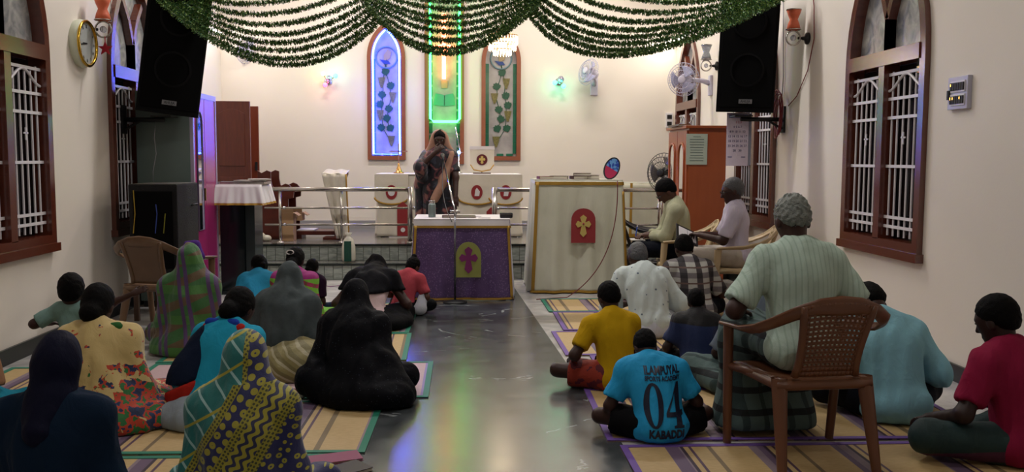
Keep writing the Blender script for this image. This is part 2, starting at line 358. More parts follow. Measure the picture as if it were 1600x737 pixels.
# ---- floor, ceiling, skirting
fl = MB().box((-3.7, -3.1, -.12), (3.5, YB + .2, 0)).build('floor', M_marble); struct(fl)
p = [(-.95, -3), (1.10, -3), (.60, 9.3), (.55, 10.5), (-.80, 10.5)]
struct(MB().prism(p, (0, 0, .0005), (1, 0, 0), (0, 1, 0), (0, 0, .0025)).build('floor_aisle', M_gran))
struct(MB().box((-3.8, -3.2, ZC), (3.6, YB + .3, ZC + .15)).build('ceiling', M_ceil))
for nm, lo, hi in (('baseboard_left', (XL, -3, 0), (XL + .02, 10.5, .11)), ('baseboard_right', (XR - .02, -3, 0), (XR, 10.52, .11)), ('baseboard_back', (XC, YB - .02, .39), (XR, YB, .50))):
    struct(MB().box(lo, hi).build(nm, M_skirt if nm != 'baseboard_back' else mat('grey_tile_skirting', '9a989c', .25)))
# ---- stage of two tiled steps
M_tread = mat('stage_stone', lambda c: c.mix(c.noise(5, 5, dist=1), hexc('5b5853'), hexc('7d7a74')), .18)
M_nose = mat('stage_nosing', '1e2320', .25)
M_tile = mat('riser_tile', lambda c: c.mix(c.noise(5, 5, vec=c.comb(c.x + c.rnd * 9, c.y, c.z * 5 + c.rnd * 7), dist=1.5).ramp(.3, .75), hexc('6f766f'), hexc('a9ada4')), .3)
for (y0, z0, z1, y1) in ((10.52, 0, .19, YB), (10.85, .19, .39, YB)):
    st = struct(MB().box((XC, y0 + .012, z0), (XR, y1, z1 - .02)).build('stage_step', mat('grout', '4c4f4a', .8)))
    st['label'] = 'grey tiled stage step with dark stone nosing'
    MB().box((XC, y0 + .012, z1 - .02), (XR, y1, z1)).build('tread', M_tread, st); MB().box((XC, y0 - .015, z1 - .022), (XR, y0 + .06, z1 + .001)).build('nosing', M_nose, st)
    tm = None; n = int((XR - XC) / .105)
    for i in range(n):
        if tm is None: o = MB().box((.003, 0, z0 + .003), (.102, .014, z1 - .024)).build('tile', M_tile, st); tm = o.data
        else: o = bpy.data.objects.new('tile', tm); COL.objects.link(o); o.parent = st
        o.location = (XC + i * .105, y0, 0)
# ---- tube light fixtures
M_tube = mat('tube_glow', (1, .93, .84), emit=6)
for i, (p, e, c) in enumerate(TUBES):
    t = thing('tube_light', 'white ceiling tube light batten number', 'lamp', p); t['label'] = ['tube light on the ceiling over the left of the altar stage', 'tube light on the ceiling over the right of the altar stage', 'tube light on the ceiling over the left rows', 'tube light on the ceiling over the right rows', 'tube light on the ceiling over the middle aisle', 'tube light on the ceiling at the rear of the hall'][i]
    MB().box((-.62, -.03, .02), (.62, .03, .12)).build('batten', M_white, t); MB().cyl((-.6, 0, 0), (.6, 0, 0), .014).build('tube', M_tube, t, True)
def wall_tube(px, py, X, n, lab, e):
    q = A(px, py, X=X); t = thing('tube_light', lab, 'lamp', q)
    MB().box((0 if n > 0 else -.05, -.60, -.02), (.05 if n > 0 else 0, .60, .03)).build('batten', M_white, t); MB().cyl((n * .075, -.57, -.01), (n * .075, .57, -.01), .016).build('tube', M_tube, t, True)
    lamp('AREA', (q.x + n * .13, q.y, q.z), e, WARM, (q.x + n, q.y + .1, q.z - .75), shape='RECTANGLE', size=1.15, size_y=.05)
wall_tube(322, 44, XC, 1, 'glowing tube light high on the left chancel wall behind the garland', 9)
wall_tube(1068, 60, XR, -1, 'glowing tube light high on the right chancel wall behind the garland', 9)
# ---- mats on the floor
def straw(name, seed):
    def f(c):
        u = c.x * 1.0; base = c.mix(c.noise(90, 2, vec=c.comb(c.x * .3, c.y, 0)), hexc('b0925f'), hexc('d0b481'))
        fine = (u * 55 + seed).sin().gt(.2); k = (u * 2.4 + seed * .37).frac()
        col = c.mix(k.band(.02, .2), base, c.mix(fine, hexc('6b5770'), hexc('8c7a84')))
        col = c.mix(k.band(.2, .24), col, hexc('3d2c3c')); col = c.mix(k.band(.30, .335), col, hexc('5a3f55'))
        return c.mix(k.band(.52, .60) * fine, col, hexc('7d6a4c'))
    return mat(name, f, .55, bump=(lambda c: (c.y * 700).sin(), .25))
M_green = mat('green_binding', '1d7a62', .6); M_purp = mat('purple_binding', '6f4fa0', .6); M_pinkmat = mat('pink_straw', lambda c: c.mix((c.x * 2 + .1).gt(1.9), c.mix(c.noise(60, 2), hexc('c9aeb0'), hexc('b99aa0')), hexc('8f7fb5')), .6)
def floor_mat(x0, x1, y0, y1, m, bind, lab, grp, rz=0):
    t = thing('floor_mat', lab, 'mat', ((x0 + x1) / 2, (y0 + y1) / 2, .003), rz, grp); a, b_ = (x1 - x0) / 2, (y1 - y0) / 2; w_ = .035
    MB().box((-a, -b_, 0), (a, b_, .006)).build('woven_sheet', m, t)
    for lo, hi in (((-a, -b_, .001), (a, -b_ + w_, .009)), ((-a, b_ - w_, .001), (a, b_, .009)), ((-a, -b_ + w_, .001), (-a + w_, b_ - w_, .009)), ((a - w_, -b_ + w_, .001), (a, b_ - w_, .009))): MB().box(lo, hi).build('binding', bind, t)
S1, S2, S3, S4 = (straw('straw_mat_%s' % c, s) for c, s in zip('abcd', (.4, 1.6, 2.5, 3.7)))
GL, GR_ = 'green bound mats on the left', 'purple bound mats on the right'
floor_mat(-2.15, -.42, 7.24, 8.75, S1, M_green, 'green bound straw mat nearest the purple table', GL, -1)
floor_mat(-2.12, -.40, 6.22, 7.20, S2, M_green, 'green bound straw mat beside the woman with striped olive skirt', GL, 1)
floor_mat(-2.10, -.20, 5.24, 6.18, M_pinkmat, M_green, 'pinkish mat sticking out into the aisle under the black veiled woman', GL)
floor_mat(-2.30, -.46, 4.26, 5.20, S3, M_green, 'striped straw mat with green edges in front of the black veiled woman', GL, -1)
floor_mat(-2.25, -.50, 3.05, 4.23, S4, M_green, 'straw mat nearest the camera on the left of the aisle', GL)
floor_mat(-3.02, -2.20, 3.6, 6.10, S2, M_green, 'straw mat along the left wall below the first window', GL)
floor_mat(.80, 2.50, 8.22, 8.98, S1, M_green, 'straw mat just in front of the cream pulpit', GR_, 1)
floor_mat(.84, 2.90, 7.30, 8.19, S2, M_purp, 'purple bound mat under the man in checked shirt', GR_)
floor_mat(.74, 2.80, 6.37, 7.27, S3, M_purp, 'purple bound mat with striped edge behind the yellow shirted boy', GR_, 1)
floor_mat(.92, 2.95, 5.42, 6.34, S4, M_purp, 'purple bound mat under the boy in yellow shirt', GR_)
floor_mat(.74, 2.75, 4.36, 5.38, S1, M_purp, 'purple bound mat under the boy in blue jersey', GR_, -1)
floor_mat(.78, 2.80, 3.10, 4.30, S3, M_purp, 'purple bound mat nearest the camera under the brown chair', GR_)
# ================================================================== FURNITURE AND FITTINGS
cos, sin, pi = math.cos, math.sin, math.pi
def bez(a, m, b, n):
    """quadratic curve through a, m (middle) and b"""
    a, m, b = Vector(a), Vector(m), Vector(b); c = 2 * m - .5 * (a + b)
    return [a * (1 - t) ** 2 + c * 2 * t * (1 - t) + b * t * t for t in [i / n for i in range(n + 1)]]
# ---- tinsel garlands
M_tin = mat('tinsel_green', lambda c: c.mix(c.noise(140, 1).gt(.57), c.mix(c.noise(60, 1).ramp(.35, .65), hexc('12301f'), hexc('2f6434')), hexc('8ea650')), .4, .1)
def strand(a, m, b, Y, lab, grp, r=.024):
    P = [A(x, y, Y=Y) for x, y in (a, m, b)]; pts = bez(*P, 60); o = P[1]; vs_, fs = [], []
    L = sum((q - p).length for p, q in zip(pts, pts[1:])); n = int(L * 950)
    for i in range(n):
        t = rng.rand() * 59.999; k = int(t); p = pts[k].lerp(pts[k + 1], t - k) - o; d = (pts[k + 1] - pts[k]).normalized()
        th = rng.rand() * 2 * pi; e1 = d.cross(Vector((0, 1, 0))).normalized(); e2 = d.cross(e1)
        nrm = e1 * cos(th) + e2 * sin(th); tip = p + nrm * r * (0.75 + .55 * rng.rand()) + d * (rng.rand() - .5) * .03; w_ = d * .0046 + e2 * .003
        j = len(vs_); vs_ += [p - w_, p + w_, tip + w_ * .6, tip - w_ * .6]; fs.append((j, j + 1, j + 2, j + 3))
    t = MB(); t.add(vs_, fs); t.tube([q - o for q in pts[::3]], .006, 5)
    g = t.build('garland', M_tin); g.location = o
    return tag(g, lab, 'garland', grp)
ORD = ['lowest', 'second lowest', 'third lowest', 'fourth lowest', 'fifth lowest', 'sixth lowest', 'third highest', 'second highest', 'topmost', 'upper']
LS = [((238, -8), (430, 100), (592, 34)), ((241, -14), (425, 91), (590, 26)), ((244, -18), (420, 78), (586, 18)), ((248, -22), (415, 66), (580, 12)), ((250, -26), (410, 53), (575, 4)), ((252, -30), (400, 38), (572, -6)), ((255, -32), (392, 22), (562, -18)), ((258, -36), (380, 6), (550, -30))]
CS = [((574, 10), (700, 83), (845, 4)), ((570, 4), (700, 76), (843, -2)), ((566, -4), (702, 63), (848, -6)), ((562, -12), (704, 50), (850, -12)), ((560, -18), (706, 38), (850, -18)), ((558, -22), (705, 27), (850, -24)), ((556, -28), (706, 14), (852, -30)), ((552, -34), (706, 2), (856, -36))]
RS = [((826, 20), (975, 86), (1236, -8)), ((830, 12), (985, 78), (1236, -12)), ((828, 4), (985, 68), (1234, -14)), ((832, -4), (990, 58), (1232, -18)), ((836, -12), (1000, 47), (1230, -20)), ((845, -20), (1010, 34), (1230, -24)), ((860, -26), (1030, 20), (1228, -28)), ((900, -32), (1060, 4), (1226, -32))]
for sw, (nm, lst) in enumerate((('left', LS), ('middle', CS), ('right', RS))):
    for i, (a, m, b) in enumerate(lst):
        Y = 8.02 + .028 * (i % 4) + .10 * (i // 4)
        strand(a, m, b, Y, '%s dark green tinsel strand of the %s garland swag' % (ORD[i] if i < 6 else ORD[i + 0], nm), 'tinsel garland strands', .026)
for px, py, lab in ((248, -22, 'cord tying the garland to the ceiling by the left loudspeaker'), (573, 0, 'cord holding up the garland left of the middle window'), (842, -6, 'cord holding up the garland right of the middle window'), (1232, -18, 'cord tying the garland to the ceiling by the right loudspeaker')):
    q = A(px, py, Y=8.12); t = thing('ceiling_rope', lab, 'cord', q); MB().cyl((0, 0, -.04), (0, 0, ZC - q.z), .004, n=6).build('string', M_tin, t)
    MB().tube([(.045 * cos(a), .13 * sin(a), -.02) for a in [i * pi / 8 for i in range(16)]], .010, 6, close=True).build('tie_loop', M_tin, t, True)
# ---- loudspeakers
M_spk = mat('speaker_cabinet', '08080a', .7, spec=.15); M_gril = mat('speaker_grille', '040405', .8, spec=.1, bump=(lambda c: (c.x * 900).sin() * (c.z * 900).sin(), .3))
def loudspeaker(loc, rot, lab, wall_x):
    t = thing('loudspeaker', lab, 'speaker', loc); t.rotation_euler = [R3(a) for a in rot]
    MB().prism([(-.27, -.24), (.27, -.24), (.19, .2), (-.19, .2)], (0, 0, 0), (1, 0, 0), (0, 1, 0), (0, 0, 1.2)).build('cabinet', M_spk, t, bev=.008)
    MB().box((-.245, -.256, .05), (.245, -.242, 1.16)).build('grille', M_gril, t, bev=.004)
    for z, r in ((.40, .16), (.85, .16)): MB().lathe([(r, 0), (r, .004), (r - .02, .005), (r - .02, 0)], 28, FR((0, -.257, z), (1, 0, 0), (0, 0, 1)), caps=False).build('cone_ring', M_spk, t)
    bd = MB().box((-.062, -.263, .085), (.062, -.256, .125)).build('badge', mat('silver_badge', '8d8f94', .35, .6), t)
    text('AHUJA', .036, 'lettering', M_spk, bd, FR((0, -.2645, .105), (1, 0, 0), (0, 0, 1)), .0008, .85)
    b = thing('speaker_bracket', lab.replace('black loudspeaker bracketed to', 'black steel bracket carrying the loudspeaker on'), 'bracket', (wall_x, loc[1] + .08, loc[2] - .075)); n = 1 if wall_x < 0 else -1; e = abs(wall_x - loc[0])
    MB().tube([(n * .02, 0, 0), (n * e * .6, 0, .0), (n * e, -.02, .0)], .022, 10).build('arm', M_black, b, True); MB().box((n * e - .09, -.12, .022), (n * e + .09, .09, .034)).build('cradle', M_black, b)
    MB().box((min(0, n * .02), -.05, -.13), (max(0, n * .02), .05, .13)).build('wall_plate', M_black, b); MB().tube([(n * .02, 0, -.09), (n * .16, 0, -.01)], .012, 8).build('strut', M_black, b)
    return t
loudspeaker((-2.74, 8.42, 1.84), (9, 6, 30), 'black loudspeaker bracketed to the left wall above the box', XL)
loudspeaker((2.76, 8.75, 1.90), (6, 1.5, -14), 'black loudspeaker bracketed to the right wall beside the calendar', XR)
# ---- wall clock and wall lamps
q = A(123, 68, X=XL); t = thing('wall_clock', 'round gold rimmed wall clock on the left wall', 'clock', q); Mx = FR((0, 0, 0), (0, 1, 0), (0, 0, 1))
MB().lathe([(.19, 0), (.195, .03), (.185, .07), (.17, .075), (.17, .06), (.001, .06)], 36, Mx, caps=False).build('case', mat('clock_case', 'cfd3bd', .4), t, True)
MB().lathe([(.186, .062), (.192, .074), (.180, .084), (.166, .078), (.166, .062)], 36, Mx, caps=False).build('rim', mat('gold_rim', 'c9a23c', .2, 1), t, True)
MB().lathe([(.168, .060), (.168, .064), (.001, .064)], 36, Mx, caps=False).build('dial', mat('clock_dial', '9fa3a0', .5), t)
for i in range(12):
    g = i * pi / 6; o = text(['XII', 'I', 'II', 'III', 'IIII', 'V', 'VI', 'VII', 'VIII', 'IX', 'X', 'XI'][i], .038, 'numeral', M_black, t, Mx @ Matrix.Translation((.135 * sin(g), .135 * cos(g), .0655)) @ Matrix.Rotation(-g, 4, 'Z'), .0005, .7)
for nm, a, l in (('hour_hand', 268, .08), ('minute_hand', 262, .12)): MB().bar(Mx @ Vector((0, 0, .068)), Mx @ Vector((l * sin(R3(a)), l * cos(R3(a)), .068)), .009, .002, up=(1, 0, 0)).build(nm, M_black, t)
M_or = mat('orange_shade', 'd0603a', .5, sheen=.2); M_clear = mat('clear_glass', 'c9ccd2', .1, trans=.7); M_star = mat('red_foil', 'a3142c', .3, .3)
def wall_lamp(px, py, X, lab, star=False, shade=M_or, k=1.0):
    n = 1 if X < 0 else -1; q = A(px, py, X=X); t = thing('wall_lamp', lab, 'lamp', q); c = Vector((n * .15, -.02, 0))
    MB().lathe([(.055 * k, 0), (.055 * k, .02), (.02, .035), (.015, .06)], 16, FR((0, 0, 0), (0, n, 0), (0, 0, 1))).build('mount', M_black, t, True)
    MB().cyl((n * .05, 0, 0), (n * .10, -.01, 0), .012).build('arm', M_black, t, True)
    MB().tube([c + Vector((cos(g) * .065 * k, 0, sin(g) * .065 * k)) for g in [i * pi / 12 for i in range(24)]], .008, 6, close=True).build('ring', M_steel, t, True)
    MB().sph(c, .028 * k).build('bulb', M_clear, t, True)
    z0 = .075 * k; b = MB().lathe([(.062 * k, z0), (.05 * k, z0 + .05 * k), (.034 * k, z0 + .09 * k), (.05 * k, z0 + .13 * k), (.066 * k, z0 + .18 * k)], 16, Matrix.Translation(c), caps=False); b.build('shade', shade, t, True, solid=.004)
    for z in (z0, z0 + .18 * k): MB().tube([c + Vector((cos(g) * .066 * k, sin(g) * .066 * k, z)) for g in [i * pi / 10 for i in range(20)]], .005, 6, close=True).build('shade_rim', M_steel, t, True)
    if star:
        pts = [((.06 if i % 2 == 0 else .025) * sin(i * pi / 5), (.06 if i % 2 == 0 else .025) * cos(i * pi / 5)) for i in range(10)]
        s_ = MB().prism(pts, c + Vector((.02, -.03, -.16)), (1, 0, 0), (0, 0, 1), (0, .012, 0)).build('star_ornament', M_star, t); MB().cyl(c + Vector((.02, -.024, -.11)), c + Vector((.02, -.024, -.06)), .004, n=6).build('hook', M_star, s_)
wall_lamp(134, 46, XL, 'orange shaded wall lamp with hanging red star by the clock', True)
wall_lamp(1263, 60, XR, 'orange shaded wall lamp between the right windows')
wall_lamp(1121, 103, XR, 'clear shaded wall lamp beside the right wall fan', shade=M_clear)
# ---- switchboard
q = A(1503, 145, X=XR); t = thing('switchboard', 'white switchboard with two rows of black switches on the right wall', 'switchboard', q)
MB().box((-.03, -.115, -.105), (0, .115, .105)).build('plate', mat('switch_plate', 'b9b6c4', .3), t, bev=.004)
for r, z in enumerate((.04, -.045)):
    MB().box((-.036, -.09, z - .036), (-.028, .075, z + .036)).build('switch_strip', M_white, t)
    for i in range(6):
        y = .062 - i * .027; s_ = MB().box((-.043, y - .012, z - .025), (-.034, y + .012, z + .025)).build('switch', M_black, t, bev=.003)
        if (r, i) in ((0, 0), (1, 0), (1, 1), (1, 4)): MB().box((-.0445, y - .004, z + .002), (-.042, y + .004, z + .018)).build('indicator', mat('neon_indicator', (1, .55, .12), emit=2.2), s_)
MB().box((-.043, .082, -.04), (-.03, .105, .02)).build('socket', M_black, t)
# ---- fans
M_fan = mat('fan_plastic', 'c9c5d6', .4); M_fang = mat('fan_guard', 'bdb9cc', .4); M_fanb = mat('fan_blade', 'aeb0cf', .35)
def fan_head(t, c, d, r, pm=M_fan, gm=M_fang, bm=M_fanb):
    """guarded fan head at c blowing along d"""
    d = Vector(d).normalized(); u = d.cross(Vector((0, 0, 1))).normalized(); v = u.cross(d); Mx = FR(c, u, v); Mx = Mx @ Matrix.Scale(-1, 4, (0, 0, 1)) if (Mx.to_3x3() @ Vector((0, 0, 1))).dot(d) < 0 else Mx
    MB().lathe([(.05, -.16), (.075, -.12), (.075, -.04), (.05, -.02)], 16, Mx).build('motor', pm, t, True)
    g = MB()
    for i in range(32):
        a = i * pi / 16; g.tube([Mx @ Vector((cos(a) * rr, sin(a) * rr, z)) for rr, z in ((.05, .06), (r * .6, .065), (r * .95, .03), (r, 0), (r * .95, -.03), (r * .5, -.055), (.06, -.05))], .0022, 4)
    for rr, z in ((r, 0), (r * .55, .066), (r * .8, .05)): g.tube([Mx @ Vector((cos(a) * rr, sin(a) * rr, z)) for a in [i * pi / 16 for i in range(32)]], .0045, 5, close=True)
    g.build('guard', gm, t, True)
    MB().lathe([(.05, .055), (.05, .07), (.03, .076)], 16, Mx).build('hub_cap', pm, t, True)
    for k in range(3):
        def bl(a, b, k=k):
            th = k * 2 * pi / 3 + (a - .5) * (.9 + .5 * b); rr = .04 + b * (r * .82 - .04); return Mx @ Vector((cos(th) * rr, sin(th) * rr, (a - .5) * .06))
        MB().grid(bl, 6, 6).build('blade', bm, t, True, solid=.003)
def wall_fan(q, n, d, c, r, lab):
    t = thing('wall_fan', lab, 'fan', q); n = Vector(n); side = Vector((0, 0, 1)).cross(n)
    MB().prism([(-.055, -.16), (.055, -.16), (.055, .10), (-.055, .10)], (0, 0, 0), side, (0, 0, 1), n * .035).build('wall_bracket', M_fan, t, bev=.01)
    m = n * .12 + Vector((0, 0, .03)); MB().tube([n * .03, m, Vector(c) - Vector(d).normalized() * .1], [.035, .03, .028], 10).build('neck', M_fan, t, True)
    fan_head(t, Vector(c), d, r); return t
wall_fan(A(928, 132, Y=YB), (0, -1, 0), (-.80, -.5, .25), (-.12, -.26, .16), .20, 'white wall fan high on the back wall beside the coloured lamp')
wall_fan(A(1112, 130, X=XR), (-1, 0, 0), (-.55, -.80, -.1), (-.38, -.05, .04), .21, 'white wall fan on the right wall above the wooden cupboard')
wall_fan(A(348, 80, X=XC), (1, 0, 0), (.7, -.6, -.3), (.40, -.15, 0), .20, 'grey wall fan on the left chancel wall behind the garland')
# ---- coloured decoration lamps on the back wall
def deco(px, py, lab, cols, g):
    q = A(px, py, Y=YB); t = thing('decoration_lamp', lab, 'lamp', q)
    MB().lathe([(.06, 0), (.055, .03), (.02, .04)], 16, FR((0, 0, 0), (1, 0, 0), (0, 0, 1))).build('base', M_chrome, t, True)
    MB().sph((.02, -.10, .03), .05).build('mirror_ball', mat('mirror_ball', 'c8c2de', .15, .9, bump=(lambda c: c.vor(60), .6)), t, True)
    for i, (dx, dz, col) in enumerate(cols):
        MB().tube([(0, -.03, 0), (dx * .6, -.09, dz * .5), (dx, -.10, dz)], .006, 6).build('stalk', M_brass, t, True)
        MB().sph((dx, -.11, dz), .035).build('bulb', mat('bulb_%s_%d' % (g, i), col, emit=4), t, True)
        lamp('POINT', (q.x + dx, q.y - .17, q.z + dz), 1.1, col, shadow_soft_size=.04)
deco(513, 127, 'decoration lamp with mirror ball left of the blue neon window', [(-.06, .10, (.25, 1, .25)), (.12, .07, (.1, .8, .75)), (-.03, -.06, (1, .1, .2))], 'a')
deco(873, 128, 'decoration lamp with green bulbs beside the back wall fan', [(-.07, -.02, (.1, 1, .55)), (.06, -.07, (.1, 1, .55))], 'b')
# ---- chandelier
q = A(785, 76, Y=11.4); t = thing('chandelier', 'small crystal chandelier glowing in front of the right lancet window', 'chandelier', (q.x, q.y, q.z))
MB().cyl((0, 0, .2), (0, 0, ZC - q.z), .008).build('rod', M_brass, t); M_cry = mat('crystal', (1, .86, .62), .1, emit=1.6)
for k, (r, z, h) in enumerate(((.19, .10, .12), (.17, .02, .10), (.11, -.05, .08))):
    MB().tube([(cos(a) * r, sin(a) * r, z + h / 2) for a in [i * pi / 14 for i in range(28)]], .008, 6, close=True).build('hoop', M_brass, t, True); b = MB()
    for i in range(30 - 6 * k):
        a = 2 * pi * i / (30 - 6 * k); b.lathe([(.001, -h / 2), (.009, -h / 4), (.006, h / 2)], 6, Matrix.Translation((cos(a) * r, sin(a) * r, z)))
    b.build('crystal_drops', M_cry, t)
MB().sph((0, 0, .03), .06).build('bulb', mat('warm_bulb', (1, .8, .5), emit=3), t, True)
lamp('POINT', (q.x, q.y, q.z - .12), 14, (1, .8, .55), shadow_soft_size=.12)
# ---- draped cloth helper
def rect_path(x0, x1, y0, y1, u, back=False):
    """point on a U shaped path: back left, front left, front right, back right"""
    d, f = y1 - y0, x1 - x0; L = 2 * d + f; s_ = u * L
    if s_ < d: return (x0, y1 - s_), (-1, 0)
    if s_ < d + f: return (x0 + s_ - d, y0), (0, -1)
    return (x1, y0 + s_ - d - f), (1, 0)
def skirt(x0, x1, y0, y1, z0, z1, flare, amp, nf, seed=0.0):
    def fn(u, v, off=0.0):
        (x, y), n = rect_path(x0, x1, y0, y1, min(u, .99999)); k = (1 - v); fx = (x - (x0 + x1) / 2) / ((x1 - x0) / 2)
        w_ = amp * k ** .7 * (sin(u * nf + seed) + .6 * sin(u * nf * 2.3 + 1.7 + seed)); e = flare * k + w_ + off
        return Vector((x + n[0] * e + (fx * flare * k if n[1] else 0), y + n[1] * e, z0 + (z1 - z0) * v))
    return fn
def patch(fn, u0, u1, v0, v1, off, nu, nv): return MB().grid(lambda a, b: fn(u0 + (u1 - u0) * a, v0 + (v1 - v0) * b, off), nu, nv)
def cross_poly(w_, h, t, fl):
    """cross with flared pointed arms"""
    H = []
    for (dx, dy, L) in ((0, 1, h * .42), (1, 0, w_ / 2), (0, -1, h * .58), (-1, 0, w_ / 2)):
        px, py = dy, -dx
        H += [(dx * t - px * t, dy * t - py * t), (dx * L * .72 - px * fl, dy * L * .72 - py * fl), (dx * L, dy * L), (dx * L * .72 + px * fl, dy * L * .72 + py * fl), (dx * t + px * t, dy * t + py * t)]
    return H
# ---- purple covered table
tb = A(726, 470, Z=0); t = thing('table', 'wooden table hidden under the purple cloth before the stage', 'table', (0, 9.32, 0))
M_tw = mat('table_wood', '4a3020', .5); MB().box((-.46, -.34, .775), (.46, .34, .81)).build('tabletop', M_tw, t)
for x in (-.42, .42):
    for y in (-.30, .30): MB().box((x - .025, y - .025, 0), (x + .025, y + .025, .775)).build('leg', M_tw, t)
M_pur = mat('purple_brocade', lambda c: c.mix((c.vor(55).lt(.32)) * c.noise(8, 2).gt(.42), c.mix(c.noise(5, 4), hexc('3a2452'), hexc('56366c')), hexc('6d5480')), .42, sheen=.5, bump=(70, .25))
M_wcl = mat('white_cloth', 'd9d4d6', .8, bump=(40, .1)); M_yel = mat('yellow_silk', '8f9348', .5, sheen=.3); M_mag = mat('magenta_silk', '7a1a62', .5, sheen=.3)
t = thing('tablecloth', 'purple brocade tablecloth with gold edging and yellow cross emblem', 'tablecloth', (0, 9.32, 0)); fn = skirt(-.48, .48, -.36, .36, .012, .81, .045, .014, 34)
MB().grid(fn, 150, 24).build('skirt', M_pur, t, True, solid=.004); MB().box((-.482, -.362, .812), (.482, .362, .822)).build('white_top', M_wcl, t, bev=.003)
patch(fn, 0, 1, .93, 1.0, .004, 150, 2).build('white_band', M_wcl, t, True)
L = 2 * .72 + .96; uf0, uf1 = .72 / L, (.72 + .96) / L
for a, b, c_, d in ((uf0 + .004, uf0 + .014, .02, .93), (uf1 - .014, uf1 - .004, .02, .93), (uf0, uf1, .90, .93), (uf0, uf1, .0, .025)): patch(fn, a, b, c_, d, .009, 40, 24).build('gold_edging', M_gold, t, True, solid=.004)
ex, ez = A(732, 405, Y=8.92).x, A(732, 405, Y=8.92).z
ap = [(-.125, -.175)] + [(-.125 + .25 * (1 - cos(g)) / 2, .04 + .14 * sin(g)) for g in [i * pi / 12 for i in range(13)]] + [(.125, -.175)]
em = MB().prism(ap, (ex, -.452, ez), (1, 0, 0), (0, 0, 1), (0, .006, 0)).build('emblem_panel', M_yel, t); MB().prism(cross_poly(.19, .27, .022, .04), (ex, -.458, ez + .02), (1, 0, 0), (0, 0, 1), (0, .005, 0)).build('cross', M_mag, em)
TT = .822
# things on the table
def bottle_at(px, py, Y): return A(px, py, Y=Y).x
q = bottle_at(675, 333, 9.2); t = thing('water_bottle', 'grey steel water bottle on the purple table', 'bottle', (q, 9.20, TT + .001))
MB().lathe([(.036, 0), (.038, .01), (.038, .125), (.030, .14), (.026, .142)], 20).build('body', mat('steel_bottle', '7d8a88', .35, .5), t, True); MB().lathe([(.030, .142), (.031, .165), (.028, .172)], 20).build('cap', M_steel, t, True)
def book(loc, sz, rz, cover, lab, grp=None, tilt=0, cat='book', pages='d8cfc0'):
    t = thing('book', lab, cat, loc, rz, grp); a, b, h = sz[0] / 2, sz[1] / 2, sz[2]; t.rotation_euler[1] = R3(tilt); cm = mat('cover_' + cover, cover, .45); e = .003
    MB().box((-a, -b, 0), (a, b, e)).box((-a, -b, h - e), (a, b, h)).box((-a, -b, e), (-a + e, b, h - e)).build('cover', cm, t); MB().box((-a + e, -b + .005, e), (a - .004, b - .005, h - e)).build('pages', mat('pages_' + pages, pages, .8, bump=(lambda c: (c.z * 3000).sin(), .2)), t); return t
book((bottle_at(717, 333, 9.15), 9.18, TT + .001), (.34, .2, .018), 3, '3a1020', 'open dark red book lying in the middle of the purple table')
t = thing('open_page', 'loose white papers lying by the microphone on the purple table', 'paper', (bottle_at(735, 330, 9.3), 9.33, TT + .001), 8); MB().box((-.1, -.07, 0), (.1, .07, .004)).box((-.09, -.05, .004), (.11, .08, .006), Matrix.Rotation(.2, 3, 'Z')).build('sheets', M_wcl, t)
q = bottle_at(791, 335, 9.1); t = thing('case', 'small black zipped case on the right end of the table', 'case', (q, 9.12, TT + .001)); MB().box((-.065, -.05, 0), (.065, .05, .055)).build('body', mat('black_leather', '121019', .4, bump=(60, .2)), t, bev=.012); MB().box((-.066, -.051, .036), (.066, .051, .039)).build('zip', M_steel, t)
t = thing('papers', 'thin folded sheet near the black case on the table', 'paper', (bottle_at(757, 337, 9.05), 9.08, TT + .001), -10); MB().box((-.06, -.025, 0), (.06, .025, .003)).build('sheet', mat('grey_paper', '7a6a70', .7), t)
# microphone on boom stand
t = thing('microphone_stand', 'chrome microphone boom stand in front of the purple table', 'microphone stand', (A(711, 462, Y=8.80).x, 8.80, 0.003)); z0 = A(711, 331, Y=8.8).z; ox = t.location.x
MB().lathe([(.12, 0), (.12, .012), (.03, .022), (.014, .03)], 24).build('base', M_black, t, True); MB().cyl((0, 0, .02), (0, 0, z0), .010).build('pole', mat('dark_chrome', '6a6a70', .25, .9), t, True)
MB().cyl((-.05, 0, z0), (.05, 0, z0), .016).build('clamp', M_chrome, t, True); MIC = A(693, 250, Y=10.18); d = MIC - Vector((ox, 8.8, 0)); s0 = Vector((0, 0, z0)); dn = (d - s0).normalized()
MB().cyl(s0 - dn * .10, d, .0085).build('boom', M_chrome, t, True)
m_ = MB().lathe([(.012, 0), (.016, .10), (.022, .12), (.027, .14), (.024, .165), (.010, .178)], 16, Matrix.Translation(d) @ Vector((0, 0, 1)).rotation_difference(dn).to_matrix().to_4x4()).build('microphone', M_black, t, True)
MB().tube(bez(d, (d + s0) / 2 - Vector((.06, 0, .10)), s0 + Vector((-.03, 0, -.1)), 20), .004, 6).build('cable', M_black, t, True)
# ---- cream covered pulpit
M_cream = mat('cream_brocade', lambda c: c.mix(c.noise(5, 4), hexc('b9b8a2'), hexc('d0cebb')), .40, sheen=.4, bump=(lambda c: c.noise(9, 5, vec=c.comb(c.x * 2, c.y * 2, c.z * .7)), .6)); M_red = mat('red_velvet', '8c1018', .7, sheen=.6); M_gcr = mat('gold_silk', 'cdb669', .4, .2)
px0, px1, PY0, PZ = A(836, 285, Y=9.42).x, A(973, 285, Y=9.42).x, 9.42, A(900, 281, Y=9.42).z
pc = (px0 + px1) / 2; hw = (px1 - px0) / 2
t = thing('pulpit', 'tall wooden pulpit hidden under the cream cloth', 'pulpit', (pc, PY0 + .3, 0)); MB().box((-hw + .02, -.27, 0), (hw - .02, .27, PZ - .02)).build('cabinet', M_tw, t); MB().box((-hw + .01, -.29, PZ - .02), (hw - .01, .29, PZ - .006)).build('top_board', M_tw, t)
